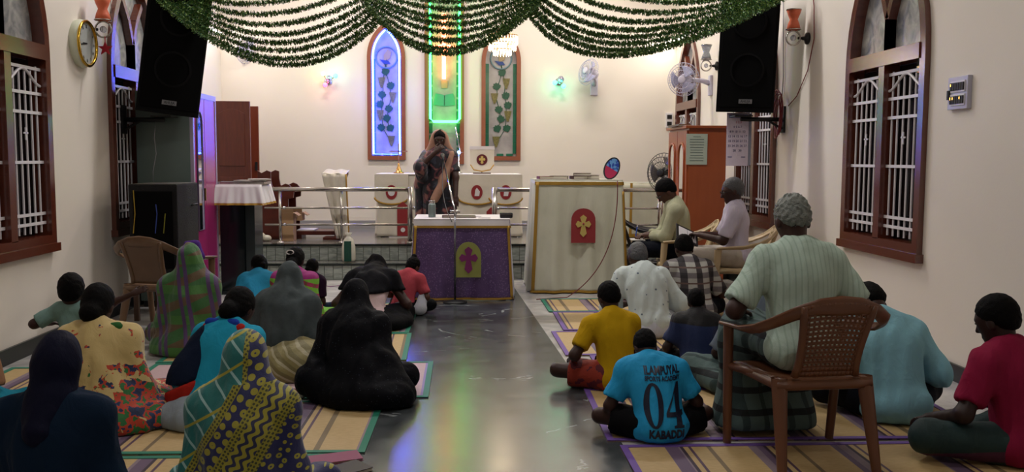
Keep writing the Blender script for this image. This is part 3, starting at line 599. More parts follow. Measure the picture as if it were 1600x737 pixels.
t = thing('pulpit_cloth', 'cream brocade pulpit cloth with red arch and gold cross', 'cloth', (pc, PY0 + .3, 0)); fn = skirt(-hw, hw, -.30, .30, .012, PZ, .05, .022, 34, 1.0)
MB().grid(fn, 150, 26).build('skirt', M_cream, t, True, solid=.004); MB().box((-hw - .003, -.303, PZ - .004), (hw + .003, .303, PZ + .004)).build('top', M_cream, t)
L = 1.2 + 2 * hw; uf0, uf1 = .6 / L, (.6 + 2 * hw) / L
for a, b, c_, d in ((uf0 + .005, uf0 + .020, .02, .98), (uf0, uf1, .955, .985), (uf0, uf1, .0, .02), (uf1 - .006, uf1 + .002, .02, .9)): patch(fn, a, b, c_, d, .009, 40, 26).build('gold_edging', M_gold, t, True, solid=.004)
c = A(911, 352, Y=9.38); hw2, hh = A(930, 352, Y=9.38).x - c.x, 27 / 148
ap = [(-hw2, -hh)] + [(-hw2 + 2 * hw2 * (1 - cos(g)) / 2, .04 + (hh - .04) * sin(g) ** .8) for g in [i * pi / 12 for i in range(13)]] + [(hw2, -hh)]
e = MB().prism(ap, (c.x - pc, -.365, c.z), (1, 0, 0), (0, 0, 1), (0, .008, 0)).build('emblem_panel', M_red, t); MB().prism(cross_poly(.165, .235, .018, .036), (c.x - pc, -.372, c.z + .015), (1, 0, 0), (0, 0, 1), (0, .006, 0)).build('cross', M_gcr, e); MB().sph((c.x - pc, -.374, c.z + .02), .012).build('gem', M_red, e)
pt = MB().tube(bez((A(958, 284, Y=9.36).x, 9.10, PZ), (A(940, 380, Y=9.36).x, 9.05, A(940, 390, Y=9.3).z), (A(880, 450, Y=9.36).x, 9.0, .02), 30) + [(.75, 8.95, .008)], .005, 6)
tag(pt.build('power_cord', mat('maroon_cord', '6a1c22', .5), None, True), 'thin maroon cord hanging down the front of the pulpit cloth', 'cord')
RB = '3d1116'
for i, (x, sz, rz, z, lab) in enumerate(((853, (.17, .13, .03), 10, 0, 'flat dark book at the left end of the pulpit top'), (874, (.19, .14, .035), -14, 0, 'dark red book lying second from the left on the pulpit'), (907, (.20, .15, .035), 12, 0, 'lower book of the pair in the middle of the pulpit'), (910, (.19, .14, .03), -8, .036, 'upper book of the pair in the middle of the pulpit'), (926, (.13, .11, .045), 5, 0, 'thick dark book beside the round hand fan'))):
    book((A(x, 280, Y=9.6).x, 9.62, PZ + .005 + z), sz, rz, RB if i != 0 else '6b1a26', lab, 'books on the pulpit', tilt=0)
t = thing('hand_fan', 'oval blue and pink hand fan propped upright on the pulpit', 'fan', (A(949, 283, Y=9.6).x, 9.6, PZ + .005)); el = lambda a, b, n=24: [(a * cos(i * 2 * pi / n), b * sin(i * 2 * pi / n)) for i in range(n)]
rot = Matrix.Rotation(R3(22), 3, 'Y'); U, V = rot @ Vector((1, 0, 0)), rot @ Vector((0, 0, 1)); c0 = V * .125
MB().prism(el(.085, .125), c0, U, V, (0, .012, 0)).build('rim', mat('dark_rim', '26303a', .4), t); MB().prism(el(.07, .11), c0 + Vector((0, -.004, 0)), U, V, (0, .006, 0)).build('face', mat('fan_print', lambda c: c.mix((c.x * .6 + c.z).lt(.14) , c.mix(c.noise(30, 2).gt(.5), hexc('2646a8'), hexc('6aa0d8')), hexc('b8305a')), .4), t)
# ---- altar
M_alt = mat('altar_linen', lambda c: c.mix(c.noise(6, 4), hexc('cfc6b4'), hexc('e4dccb')), .6, sheen=.2, bump=(12, .35)); AY = 11.82; ax0, ax1 = A(590, 300, Y=AY).x, A(812, 300, Y=AY).x; AZ = A(700, 272, Y=AY).z; ac, ah = (ax0 + ax1) / 2, (ax1 - ax0) / 2
t = thing('altar', 'wooden altar table hidden under white linen on the stage', 'altar', (ac, AY + .35, .39)); H = AZ - .39
MB().box((-ah + .02, -.32, H - .05), (ah - .02, .32, H - .012)).build('tabletop', M_tw, t)
for x in (-ah + .06, ah - .06):
    for y in (-.28, .28): MB().box((x - .03, y - .03, 0), (x + .03, y + .03, H - .05)).build('leg', M_tw, t)
t = thing('altar_cloth', 'white altar cloth with gold scallops and red medallions', 'cloth', (ac, AY + .35, .39)); fn = skirt(-ah, ah, -.35, .35, .012, H, .03, .016, 46, .4)
MB().grid(fn, 160, 20).build('skirt', M_alt, t, True, solid=.004); MB().box((-ah - .02, -.37, H - .012), (ah + .02, .37, H + .004)).build('top_linen', M_wcl, t, bev=.004)
for i, (px, w_) in enumerate(((612, .22), (745, .25), (790, .22), (680, .22))):
    x = A(px, 300, Y=AY).x - ac; sc = [(-w_, 0), (w_, 0)] + [(w_ * cos(g), -.30 - .09 * sin(g)) for g in [k * pi / 12 for k in range(13)]]
    fp = MB().prism(sc, (x, -.385 - .004 * i, H - .005), (1, 0, 0), (0, 0, 1), (0, .008, 0)).build('scalloped_frontal', M_alt, t); MB().tube([(x + p[0], -.388, H - .005 + p[1]) for p in sc[2:]], .012, 6).build('gold_fringe', M_gold, fp, True)
    zz = A(px, 300, Y=AY).z - .39; MB().prism(el(.075, .095), (x, -.393 - .004 * i, zz), (1, 0, 0), (0, 0, 1), (0, .008, 0)).build('medallion', M_red, fp)
    MB().prism([(-.03, -.05), (.03, -.05), (.04, .01), (.0, .06), (-.02, .03)] if i else el(.045, .05), (x, -.398 - .004 * i, zz), (1, 0, 0), (0, 0, 1), (0, .006, 0)).build('medallion_motif', M_wcl, fp)
for px, zt_, w_ in ((630, .47, .075), (767, .40, .06)):
    x = A(px, 340, Y=AY).x - ac; st = MB().prism([(-w_, .02), (w_, .02), (w_, zt_ - .06), (0, zt_), (-w_, zt_ - .06)], (x, -.412, 0), (1, 0, 0), (0, 0, 1), (0, .007, 0)).build('red_stole', M_red, t); MB().prism(el(.03, .03, 12), (x, -.418, .10), (1, 0, 0), (0, 0, 1), (0, .006, 0)).build('lily_motif', M_wcl, st)
ATZ = AZ + .006
t = thing('altar_cross', 'slim brass cross on a stepped foot upon the altar', 'cross', (A(623, 271, Y=12.1).x, 12.1, ATZ)); MB().lathe([(.07, 0), (.07, .012), (.045, .02), (.03, .06), (.014, .10), (.012, .13)], 20).build('foot', M_brass, t, True)
MB().box((-.008, -.006, .12), (.008, .006, .40)).build('upright', mat('cross_silver', 'c79a96', .3, .6), t); MB().box((-.12, -.006, .285), (.12, .006, .30)).build('crossbar', _mats['cross_silver'], t)
t = thing('altar_banner', 'white banner stand with maroon cross roundel on the altar', 'banner', (A(753, 268, Y=12.05).x, 12.05, ATZ)); b = MB().box((-.12, -.02, 0), (.12, .12, .012)).box((-.005, .02, 0), (.005, .03, .3)); b.build('stand', M_tw, t)
fl_ = [(-.165, .33), (.165, .33), (.16, .10), (.11, .03), (0, .01), (-.11, .03), (-.155, .10)]; bp = MB().prism(fl_, (0, -.03, .02), (1, 0, 0), (0, 0, 1), (0, .012, 0)).build('banner_cloth', M_alt, t); MB().tube([(x, -.033, z + .02) for x, z in fl_[2:]] , .008, 6).build('gold_fringe', M_gold, bp, True); MB().prism([(-.17, .30), (.17, .30), (.165, .345), (-.165, .345)], (0, -.036, .02), (1, 0, 0), (0, 0, 1), (0, .02, 0)).build('valance', M_wcl, t)
MB().prism(el(.073, .073), (0, -.038, .185), (1, 0, 0), (0, 0, 1), (0, .007, 0)).build('roundel', mat('maroon_velvet', '5a0f1c', .7), bp); MB().prism(cross_poly(.09, .11, .011, .02), (0, -.043, .19), (1, 0, 0), (0, 0, 1), (0, .006, 0)).build('gold_cross', M_gcr, bp)
t = thing('altar_lamp', 'thin chrome stand with a small blue light on the altar', 'lamp', (A(717, 268, Y=12.0).x, 12.0, ATZ)); MB().lathe([(.05, 0), (.05, .01), (.008, .03), (.007, .26)], 14).build('stem', M_chrome, t, True); MB().sph((0, 0, .28), .026).build('bulb', mat('blue_led', (.2, .35, 1), emit=5), t, True); MB().cyl((.02, 0, .28), (-.045, 0, .62), .007).build('rod', M_chrome, t, True)
for i in range(6): g = i * pi / 3; MB().cyl((0, 0, .28), (.06 * cos(g), 0, .28 + .06 * sin(g)), .005, .001, 6).build('ray', M_chrome, t)
# ---- stainless rail
RY = 10.98
def rail(xa, xb, posts, ends, lab):
    x0, x1 = A(xa, 300, Y=RY).x, A(xb, 300, Y=RY).x; t = thing('altar_rail', lab, 'railing', (x0, RY, .391)); zt_ = A(640, 296, Y=RY).z - .39
    MB().cyl((0, 0, zt_), (x1 - x0, 0, zt_), .026).build('top_rail', M_steel, t, True)
    for py in (325, 351): z = A(640, py, Y=RY).z - .39; MB().cyl((0, 0, z), (x1 - x0, 0, z), .013).build('rail_bar', M_steel, t, True)
    for px in posts:
        x = A(px, 300, Y=RY).x - x0; big = px in ends; pb = MB().cyl((x, 0, 0), (x, 0, zt_ + (.03 if big else 0)), .034 if big else .016).build('post', M_steel, t, True); MB().lathe([(.045, 0), (.045, .012), (.02, .025)], 16, Matrix.Translation((x, 0, 0))).build('flange', M_steel, pb, True)
        for py in (325, 351): MB().sph((x + .05, -.0, A(640, py, Y=RY).z - .39), .02).build('knob', M_chrome, pb, True)
rail(413, 643, (437, 533, 641), (641,), 'stainless steel altar rail left of the woman speaking')
rail(771, 1046, (773, 905, 1030), (773,), 'stainless steel altar rail behind the cream pulpit')
# ---- draped bench right of the altar
t = thing('draped_bench', 'low bench under a cream and gold cloth behind the right rail', 'bench', (A(1010, 330, Y=11.75).x, 11.95, .391)); MB().box((-.35, -.2, 0), (.35, .2, .70)).build('bench', M_tw, t); fn = skirt(-.37, .37, -.22, .22, .01, .72, .03, .02, 22); MB().grid(fn, 90, 12).build('cloth', M_cream, t, True, solid=.004); MB().box((-.372, -.222, .716), (.372, .222, .726)).build('cloth_top', M_cream, t)
patch(fn, .36, .38, 0, 1, .01, 4, 12).build('gold_edging', M_gold, t, True); patch(fn, .18, .82, 0, .06, .01, 60, 3).build('gold_fringe', M_gold, t, True)
# ---- pedestal fan beside the cupboard
q = A(1036, 270, Y=10.75); t = thing('pedestal_fan', 'dark guarded pedestal fan behind the wooden cupboard', 'fan', (q.x, 10.72, .191)); z = q.z - .19; MB().lathe([(.13, 0), (.13, .015), (.02, .04), (.015, .06)], 20).build('base', M_black, t, True); MB().cyl((0, .05, .04), (0, .05, z - .02), .014).build('pole', M_steel, t, True)
fan_head(t, Vector((0, 0, z)), (-.75, -.66, 0), .24, M_black, mat('dark_guard', '3a3638', .4), mat('smoky_blade', '6a6562', .3))
# ---- steel almirah on the left
M_alg = mat('almirah_grey', lambda c: c.mix(c.noise(4, 3), hexc('566664'), hexc('66766f')), .4); M_pink = mat('almirah_pink', '9a2868', .25, ior=2.0); M_lil = mat('almirah_lilac', '9a90a8', .28, ior=1.9); M_mirror = mat('mirror', 'd9d9dc', .04, 1.0)
fx, y0, y1, H = A(303, 300, Y=8.62).x, 8.62, 9.42, 2.04
t = thing('almirah', 'grey steel almirah with pink mirrored door on the left', 'cupboard', (fx - .25, y0, 0))
MB().box((-.27, 0, .06), (.225, y1 - y0, H)).build('body', M_alg, t, bev=.006); MB().box((-.25, .02, 0), (.2, y1 - y0 - .02, .06)).build('plinth', M_black, t)
for a, b in ((.012, .395), (.405, y1 - y0 - .012)):
    d_ = MB().box((.225, a, .09), (.25, b, H - .04)).build('door', M_pink, t, bev=.003); MB().box((.25, b - .05 if a > .3 else a + .3, 1.0), (.275, b - .035 if a > .3 else a + .315, 1.12)).build('handle', M_brass, d_)
    if a < .1:
        ol = [(.12, .72)] + [(.12 + .085 * (1 - cos(g)), 1.72 + .14 * sin(g)) for g in [i * pi / 10 for i in range(11)]] + [(.29, .72)]
        MB().prism(ol, (.25, 0, 0), (0, 1, 0), (0, 0, 1), (.004, 0, 0)).build('mirror', M_mirror, d_); MB().tube([(.254, p[0], p[1]) for p in ol], .011, 6, close=True).build('mirror_frame', mat('mirror_frame', '4a4060', .4), d_, True)
ring([(0, .06), (y1 - y0, .06), (y1 - y0, H), (0, H)], [(.03, .1), (y1 - y0 - .03, .1), (y1 - y0 - .03, H - .05), (.03, H - .05)], (.225, 0, 0), (0, 1, 0), (0, 0, 1), (.032, 0, 0)).build('door_surround', M_lil, t)
# ---- black cabinet box on a low stool
bx0, bx1 = A(201, 350, Y=7.85).x, A(277, 350, Y=7.85).x; bz1 = A(240, 288, Y=7.85).z; bc = (bx0 + bx1) / 2; bw = (bx1 - bx0) / 2
t = thing('stool', 'low dark stool under the black box', 'stool', (bc, 8.17, 0)); MB().box((-bw, -.30, .38), (bw, .30, .41)).build('seat', M_tw, t)
for x in (-bw + .03, bw - .03):
    for y in (-.27, .27): MB().box((x - .02, y - .02, 0), (x + .02, y + .02, .38)).build('leg', M_tw, t)
t = thing('speaker_box', 'large black cabinet box with dusty top behind the brown chair', 'speaker', (bc, 8.17, .411)); h = bz1 - .411
MB().box((-bw, -.31, 0), (bw, .31, h)).build('cabinet', mat('black_carpet', '0c0c0f', .9, bump=(90, .5)), t, bev=.012); MB().box((-bw + .012, -.298, h), (bw - .012, .298, h + .003)).build('dusty_top', mat('dust', '5b5752', .9), t)
MB().box((-bw + .04, -.318, .05), (bw - .04, -.31, h - .06)).build('grille', M_gril, t)
MB().tube([(bw + .012, .06, h - .20), (bw + .03, .08, h - .19), (bw + .03, .18, h - .19), (bw + .012, .2, h - .20)], .008, 6).build('handle', M_black, t, True)
for k, (x, cc) in enumerate(((-bw + .05, 'b3952c'), (.03, '3a55b0'), (.10, '8c8a20'))): MB().tube([(x, -.325, h - .05 - .3 * k * .4), (x + .01, -.33, h - .25), (x - .01, -.328, h - .42)], .004, 5).build('hanging_string', mat('string_' + cc, cc, .6), t)
# ---- plastic chairs
def plastic_chair(loc, rz, m, lab, perf=True, grp='plastic armchairs', solid_back=False):
    t = thing('plastic_chair', lab, 'chair', loc, rz, grp); SZ = .42
    def seat(u, v): x = (u - .5) * 2; y = -.20 + .44 * v; return Vector((x * (.215 + .035 * v), y, SZ - .018 * (1 - x * x) * sin(pi * min(1, v * 1.05)) - .02 * max(0, v - .8) * 5 * .6))
    MB().grid(seat, 12, 12).build('seat', m, t, True, solid=.012)
    MB().tube([seat(0, v / 8) + Vector((0, 0, -.022)) for v in range(9)] + [seat(u / 6, 1) + Vector((0, 0, -.022)) for u in range(1, 7)] + [seat(1, 1 - v / 8) + Vector((0, 0, -.022)) for v in range(1, 9)] + [seat(1 - u / 6, 0) + Vector((0, 0, -.022)) for u in range(1, 6)], .024, 8, close=True).build('apron', m, t, True)
    rim = [(-.295, .20, .615), (-.305, .10, .628), (-.310, -.02, .640), (-.300, -.14, .672), (-.262, -.235, .722), (-.19, -.292, .775), (-.095, -.32, .812), (0, -.328, .822)]; rim += [(-x, y, z) for x, y, z in reversed(rim[:-1])]
    b = MB(); n = len(rim)
    def rimf(u, v):
        k = u * (n - 1); i = min(int(k), n - 2); p = Vector(rim[i]).lerp(Vector(rim[i + 1]), k - i); c = 1 - abs(u - .5) * 2; h = .05 + .035 * c
        out = Vector((p.x, p.y - .05, 0)).normalized() * (1 - c * .2); g = v - .5
        return p + Vector((0, 0, -h * v)) * (0.35 + .65 * c) + out * (.05 * (1 - c) * g * -2.0) + out * .012 * sin(pi * v)
    b.grid(rimf, 56, 6); b.build('arm_rail', m, t, True, solid=.014)
    wt, wb = .165, .125
    def back(u, v): x = (u - .5) * 2; z = SZ + .02 + (.755 - SZ) * v; w_ = wb + (wt - wb) * v ** 1.4 + .02 * (1 - v) ** 4; return Vector((x * w_, -.205 - .115 * v - .02 * (1 - x * x) * v, z + .02 * v * (1 - x * x)))
    if perf:
        nu, nv = 13, 15
        f = MB()
        for i in range(nu):
            for j in range(nv):
                e = .30 if 0 < i < nu - 1 and 1 < j < nv - 1 else 0
                c4 = [((i + a) / nu, (j + c) / nv) for a, c in ((0, 0), (1, 0), (1, 1), (0, 1))]
                if not e: f.add([back(*q) for q in c4], [(0, 1, 2, 3)])
                else:
                    i4 = [((i + a) / nu, (j + c) / nv) for a, c in ((.18, .26), (.82, .26), (.82, .74), (.18, .74))]; f.add([back(*q) for q in c4 + i4], [(k, (k + 1) % 4, 4 + (k + 1) % 4, 4 + k) for k in range(4)])
        f.build('back_panel', m, t, True, solid=.010)
    else: MB().grid(back, 10, 12).build('back_panel', m, t, True, solid=.012)
    for s_ in (-1, 1): MB().tube([back((s_ + 1) / 2, v / 8) for v in range(9)], [.018] * 8 + [.014], 8).build('back_edge', m, t, True)
    for s_ in (-1, 1):
        def leg(p, q, w0, w1, d0, d1, nm='leg'): 
            p, q = Vector(p), Vector(q); MB().grid(lambda u, v: p.lerp(q, v) + Vector((cos(u * 2 * pi) * (w0 + (w1 - w0) * v), sin(u * 2 * pi) * (d0 + (d1 - d0) * v), 0)), 10, 8, True).build(nm, m, t, True)
        leg((s_ * .295, .205, .60), (s_ * .272, .245, .0), .024, .02, .034, .024); leg((s_ * .205, -.18, .43), (s_ * .225, -.285, .0), .040, .021, .03, .022)
        MB().tube([(s_ * .285, .21, .40), (s_ * .25, .1, .405), (s_ * .21, -.1, .41)], .02, 8).build('side_rail', m, t, True)
    return t
M_brown = mat('brown_plastic', lambda c: c.mix(c.noise(5, 4), hexc('5e3a27'), hexc('75492f')), .34); M_beige = mat('cream_plastic', 'c3ac86', .4)
M_brown2 = mat('tan_brown_plastic', lambda c: c.mix(c.noise(8, 4), hexc('5c4331'), hexc('7d5f45')), .4)
CH1 = (A(1258, 722, Z=0).x, 4.10); CH1Z = 5
plastic_chair((*CH1, .012), CH1Z, M_brown, 'large brown plastic armchair with woven back under the grey haired man')
plastic_chair((-2.38, 7.28, 0), -14, M_brown2, 'empty brown plastic armchair with solid back by the left wall', False)
CH2 = (A(1068, 400, Y=8.85).x, 8.85); CH3 = (A(1152, 400, Y=8.2).x + .02, 8.2)
plastic_chair((*CH2, .012), 80, M_beige, 'cream plastic armchair under the man writing', False)
plastic_chair((*CH3, .012), 76, M_beige, 'cream plastic armchair under the man reading near the right window', False)
plastic_chair((A(985, 400, Y=9.9).x + .22, 9.95, 0), 262, mat('black_chair_plastic', '17141a', .4), 'dark plastic armchair half hidden behind the pulpit', False)
# ---- granite pedestal with frilled cloth and tray
gx0, gx1 = A(345, 400, Y=9.42).x, A(398, 400, Y=9.42).x; gz = A(372, 289, Y=9.5).z; gc = (gx0 + gx1) / 2; gw = (gx1 - gx0) / 2
t = thing('pedestal', 'black granite pedestal left of the stage steps', 'pedestal', (gc, 9.62, 0)); M_bg = mat('black_granite', lambda c: c.mix(c.noise(120, 2).gt(.68), hexc('10181a'), hexc('2d383a')), .12)
MB().box((-gw, -.2, .04), (gw * .42, .2, gz - .03)).build('slab', M_bg, t); MB().box((gw * .45, -.17, .04), (gw, .2, gz - .03)).build('slab', mat('grey_granite', '2a3334', .2), t); MB().box((-gw - .03, -.23, 0), (gw + .03, .23, .04)).build('plinth', M_bg, t); MB().box((-gw - .02, -.25, gz - .03), (gw + .06, .25, gz)).build('top_slab', M_bg, t)
t = thing('pedestal_cloth', 'white frilled cloth with gold fringe on the granite pedestal', 'cloth', (gc + .01, 9.62, gz)); fn = skirt(-gw - .03, gw + .07, -.27, .27, -.20, .004, .05, .012, 60); MB().grid(fn, 160, 8).build('frill', M_wcl, t, True, solid=.003); MB().box((-gw - .03, -.27, .002), (gw + .07, .27, .008)).build('top', M_wcl, t); patch(fn, 0, 1, 0, .10, .004, 160, 2).build('gold_fringe', M_gold, t, True)
t = thing('tray', 'shallow steel tray on the frilled pedestal cloth', 'tray', (gc + .03, 9.62, gz + .009)); MB().box((-.24, -.17, 0), (.24, .17, .008)).build('plate', M_steel, t); ring([(-.25, -.18), (.25, -.18), (.25, .18), (-.25, .18)], [(-.235, -.165), (.235, -.165), (.235, .165), (-.235, .165)], (0, 0, 0), (1, 0, 0), (0, 1, 0), (0, 0, .025)).build('rim', M_steel, t)
for i, (dx, dy, rz, w_, cc, lab) in enumerate(((-.08, .0, 12, .3, '3a3648', 'dark magazine lying in the steel tray'), (.06, .02, -9, .28, 'b9b4b0', 'white booklet lying on the dark magazine'), (.17, -.02, 25, .2, 'c9c6c4', 'crumpled white leaflet at the right end of the tray'))):
    book((gc + .03 + dx, 9.62 + dy, gz + .019 + i * .016), (w_, .2, .014), rz, cc, lab, 'papers in the tray')
# ---- doors at the left of the chancel
M_door = mat('door_wood', lambda c: c.mix(c.noise(10, 4, vec=c.comb(c.x * 4, c.y * 4, c.z * .5)), hexc('4a2016'), hexc('6d3524')), .35)
dx0, dx1 = A(334, 220, Y=12.15).x, A(391, 220, Y=12.15).x; dz = A(360, 158, Y=12.15).z; t = thing('door_1', 'brown panelled door leaf standing open into the chancel', None, (dx0, 12.15, .391)); t['kind'] = 'structure'; h = dz - .39; w_ = dx1 - dx0
MB().box((0, 0, 0), (w_, .04, h)).build('leaf', M_door, t, bev=.004)
for z0_, z1_ in ((.12, .78), (.92, h - .16)):
    top = [(w_ - .07 - (w_ - .14) * k / 10, z1_ + .06 * sin(pi * k / 10)) for k in range(11)] if z0_ > .5 else [(w_ - .07, z1_), (.07, z1_)]
    MB().prism([(.07, z0_), (w_ - .07, z0_)] + top, (0, 0, 0), (1, 0, 0), (0, 0, 1), (0, -.012, 0)).build('raised_panel', M_door, t, bev=.005)
ex0, ex1 = A(392, 220, Y=12.75).x, A(404, 220, Y=12.75).x; t = thing('door_2', 'second brown door leaf behind the open one', None, (ex0, 12.75, .391)); t['kind'] = 'structure'; h2 = A(398, 166, Y=12.75).z - .39
MB().box((-.25, 0, 0), (ex1 - ex0, .04, h2)).build('leaf', mat('door_wood_red', '6b2f1c', .35), t, bev=.004); MB().box((ex1 - ex0 - .05, -.02, .85), (ex1 - ex0 - .02, 0, .97)).build('latch', M_black, t)
# ---- carved prayer desk, boxes and draped lectern on the stage
M_carve = mat('carved_wood', lambda c: c.mix(c.noise(9, 4), hexc('3c160e'), hexc('63281a')), .35); DY = 11.5
q0 = A(404, 366, Y=DY); sc = DY / F
sil = [(0, 0), (52, 0), (52, 34), (46, 36), (46, 62), (54, 64), (55, 76), (48, 84), (42, 86), (34, 82), (28, 78), (22, 82), (20, 92), (20, 104), (14, 106), (6, 102), (0, 106)]
t = thing('prayer_desk', 'dark carved wooden prayer desk behind the left rail', 'desk', (q0.x, DY, .391))
for y in (0, .52): MB().prism([(a * sc, b * sc) for a, b in sil], (0, y, 0), (1, 0, 0), (0, 0, 1), (0, .035, 0)).build('carved_side', M_carve, t, bev=.004)
MB().box((.30, .03, .26), (.47, .52, .28)).build('shelf', M_carve, t); MB().box((.02, .03, .1), (.05, .52, .78)).build('back_board', M_carve, t); MB().box((.2, .03, .60), (.46, .52, .62)).build('desk_top', M_carve, t)
M_card = mat('cardboard', 'a98763', .8)
for px0_, px1_, py0, py1, Y, lab in ((441, 458, 369, 333, 11.25, 'tall narrow cardboard box standing beside the prayer desk'), (455, 472, 350, 332, 11.6, 'open cardboard box with raised flap behind the rail')):
    a, b_ = A(px0_, py0, Y=Y), A(px1_, py1, Y=Y); t = thing('cardboard_box', lab, 'box', ((a.x + b_.x) / 2, Y + .1, .391 if py0 > 360 else .62), 0, 'cardboard boxes on the stage'); w_ = (b_.x - a.x) / 2; h = b_.z - t.location.z
    MB().box((-w_, -.1, 0), (w_, .1, h)).build('carton', M_card, t); MB().box((-w_, -.11, h), (w_, -.1, h + .06), Matrix.Rotation(.5, 3, 'X')).build('flap', M_card, t); MB().box((w_, -.1, h - .02), (w_ + .07, .1, h - .012), Matrix.Rotation(.6, 3, 'Y')).build('flap', M_card, t)
kb = A(497, 367, Y=11.55); t = thing('kneeler', 'low dark wooden kneeler behind the left rail', 'kneeler', (kb.x, 11.72, .391)); MB().box((-.28, -.18, .05), (.28, .18, .10)).build('board', M_carve, t)
for x in (-.24, .24): MB().box((x - .03, -.16, 0), (x + .03, .16, .05)).build('foot', M_carve, t)
MB().box((.2, -.15, .10), (.27, .15, .52)).build('upright', M_carve, t); MB().box((-.27, -.16, .10), (-.05, .16, .115)).build('pad', M_wcl, t)
lx0, lx1 = A(503, 300, Y=11.3).x, A(541, 300, Y=11.3).x; lz = A(520, 268, Y=11.3).z - .39; t = thing('lectern', 'slanted lectern draped with a silvery cream cloth on the stage', 'lectern', ((lx0 + lx1) / 2, 11.45, .391)); hw = (lx1 - lx0) / 2
MB().box((-.03, .05, .03), (.03, .11, lz - .08)).build('post', M_carve, t); MB().box((-.16, -.06, 0), (.16, .2, .03)).build('foot', M_carve, t); MB().box((-hw + .01, -.12, lz - .08), (hw - .01, .18, lz - .05), Matrix.Rotation(.25, 3, 'X')).build('desk', M_carve, t)
M_silk = mat('silver_cream_silk', lambda c: c.mix(c.noise(10, 4, vec=c.comb(c.x * 2, c.y, c.z * .6)), hexc('b4aa97'), hexc('ded6c6')), .3, sheen=.4, bump=(14, .5))
def lc(u, v): k = 1 - v; x = -hw + 2 * hw * u; x = x + (hw * 1.1 - x) * k * .55 + .02 * sin(u * 14) * k; return Vector((x, -.16 - .03 * sin(u * 16) * (k + .2), .03 + (lz - .06) * v))
MB().grid(lc, 30, 16).build('cloth', M_silk, t, True, solid=.004); MB().grid(lambda u, v: Vector((-hw + 2 * hw * u, -.16 + .38 * v, lz - .03 + .05 * v + .008 * sin(u * 12))), 16, 6).build('cloth_top', M_silk, t, True, solid=.004); MB().tube([lc(1, v / 10) + Vector((0, -.006, 0)) for v in range(11)], .010, 6).build('gold_edging', M_gold, t, True)
b0 = A(545, 411, Y=10.72); t = thing('bag', 'green and white tied plastic bag on the lower stage step', 'bag', (b0.x, 10.72, .192)); h = .33
MB().lathe([(.07, 0), (.085, .03), (.08, .18), (.06, .26), (.025, .30), (.02, .31), (.045, .345)], 16, Matrix.Diagonal((1, .8, 1, 1))).build('bag_body', mat('white_polythene', 'c9c4b4', .35, bump=(20, .6)), t, True); MB().grid(lambda u, v: Vector((-.045 + .085 * u, -.072 + .012 * abs(u - .5), .01 + .24 * v)), 6, 6).build('green_panel', mat('green_print', '0d4234', .4), t, solid=.006)
t = thing('cloth_bundle', 'small white plastic bag lying by the prayer desk foot', 'bag', (A(404, 372, Y=11.2).x, 11.2, .391)); MB().sph((0, 0, .06), (.09, .08, .06)).sph((.1, 0, .04), (.06, .05, .04)).build('bag_body', _mats['white_polythene'], t, True)
# ---- wooden cupboard with notices on the right
cx0, cx1, cy0, cy1 = A(1072, 300, Y=9.55).x, A(1133, 300, Y=9.55).x, 9.55, 10.44; cz = A(1100, 196, Y=9.55).z; M_cup = mat('cupboard_wood', lambda c: c.mix(c.noise(7, 4, vec=c.comb(c.x * 2, c.y * 2, c.z * .4)), hexc('8a3f1e'), hexc('a3532a')), .35)
t = thing('cupboard', 'orange brown wooden cupboard with notices by the right wall', 'cupboard', (cx0, cy0, 0)); D = cx1 - cx0
MB().box((0.02, 0, .05), (D, cy1 - cy0, cz - .03)).build('body', M_cup, t); MB().box((-.02, -.02, cz - .03), (D + .02, cy1 - cy0 + .02, cz)).build('cornice', M_cup, t, bev=.005); MB().box((.03, .02, 0), (D - .02, cy1 - cy0 - .02, .05)).build('plinth', M_tw, t)
for a, b in ((.02, .44), (.45, .87)):
    d_ = MB().box((0, a, .08), (.022, b, cz - .05)).build('door', M_cup, t, bev=.004); ol = [(a + .08, .55)] + [(a + .08 + .13 * (1 - cos(g)), cz - .32 + .13 * sin(g)) for g in [i * pi / 10 for i in range(11)]] + [(a + .34, .55)]
    MB().prism(ol, (-.004, 0, 0), (0, 1, 0), (0, 0, 1), (.004, 0, 0)).build('mirror', M_mirror, d_); MB().tube([(-.004, p[0], p[1]) for p in ol], .014, 6, close=True).build('mirror_frame', M_cup, d_, True); MB().sph((-.02, b - .04 if a < .1 else a + .04, .95), .018).build('knob', M_brass, d_, True)
def notice(p, w_, h_, u, n, m, lab, name='notice', lines=8):
    t = thing(name, lab, 'notice', p); u, n = Vector(u), Vector(n); MB().prism([(-w_ / 2, 0), (w_ / 2, 0), (w_ / 2, h_), (-w_ / 2, h_)], (0, 0, 0), u, (0, 0, 1), n * .003).build('sheet', m, t); b = MB()
    for i in range(lines):
        z = h_ - h_ * (i + 1.2) / (lines + 1.6); L_ = w_ * (.36 if i not in (0,) else .2) * (.8 + .2 * rng.rand()); b.prism([(-L_, 0), (L_, 0), (L_, h_ * .018), (-L_, h_ * .018)], n * .0035 + Vector((0, 0, z)), u, (0, 0, 1), n * .0008)
    b.build('print', mat('grey_ink', '5c6b68', .7), t); return t
p0 = A(1087, 257, Y=9.545); notice((A(1088, 257, Y=9.545).x, 9.545, p0.z), A(1105, 257, Y=9.545).x - A(1072, 257, Y=9.545).x, A(1088, 209, Y=9.545).z - p0.z, (1, 0, 0), (0, -1, 0), mat('pale_green_paper', 'aeb8a8', .7), 'pale green printed notice stuck on the cupboard side', lines=10)
book((A(1062, 190, Y=9.95).x, 9.95, cz + .001), (.14, .5, .02), 0, '5a4a40', 'flat brown file lying on top of the wooden cupboard', cat='file')
q = A(1045, 188, Y=YB); t = thing('switchboard', 'small grey switch box on the back wall above the cupboard', 'switchboard', q); MB().box((-.05, -.04, -.11), (.05, 0, .11)).build('plate', M_white, t, bev=.004)
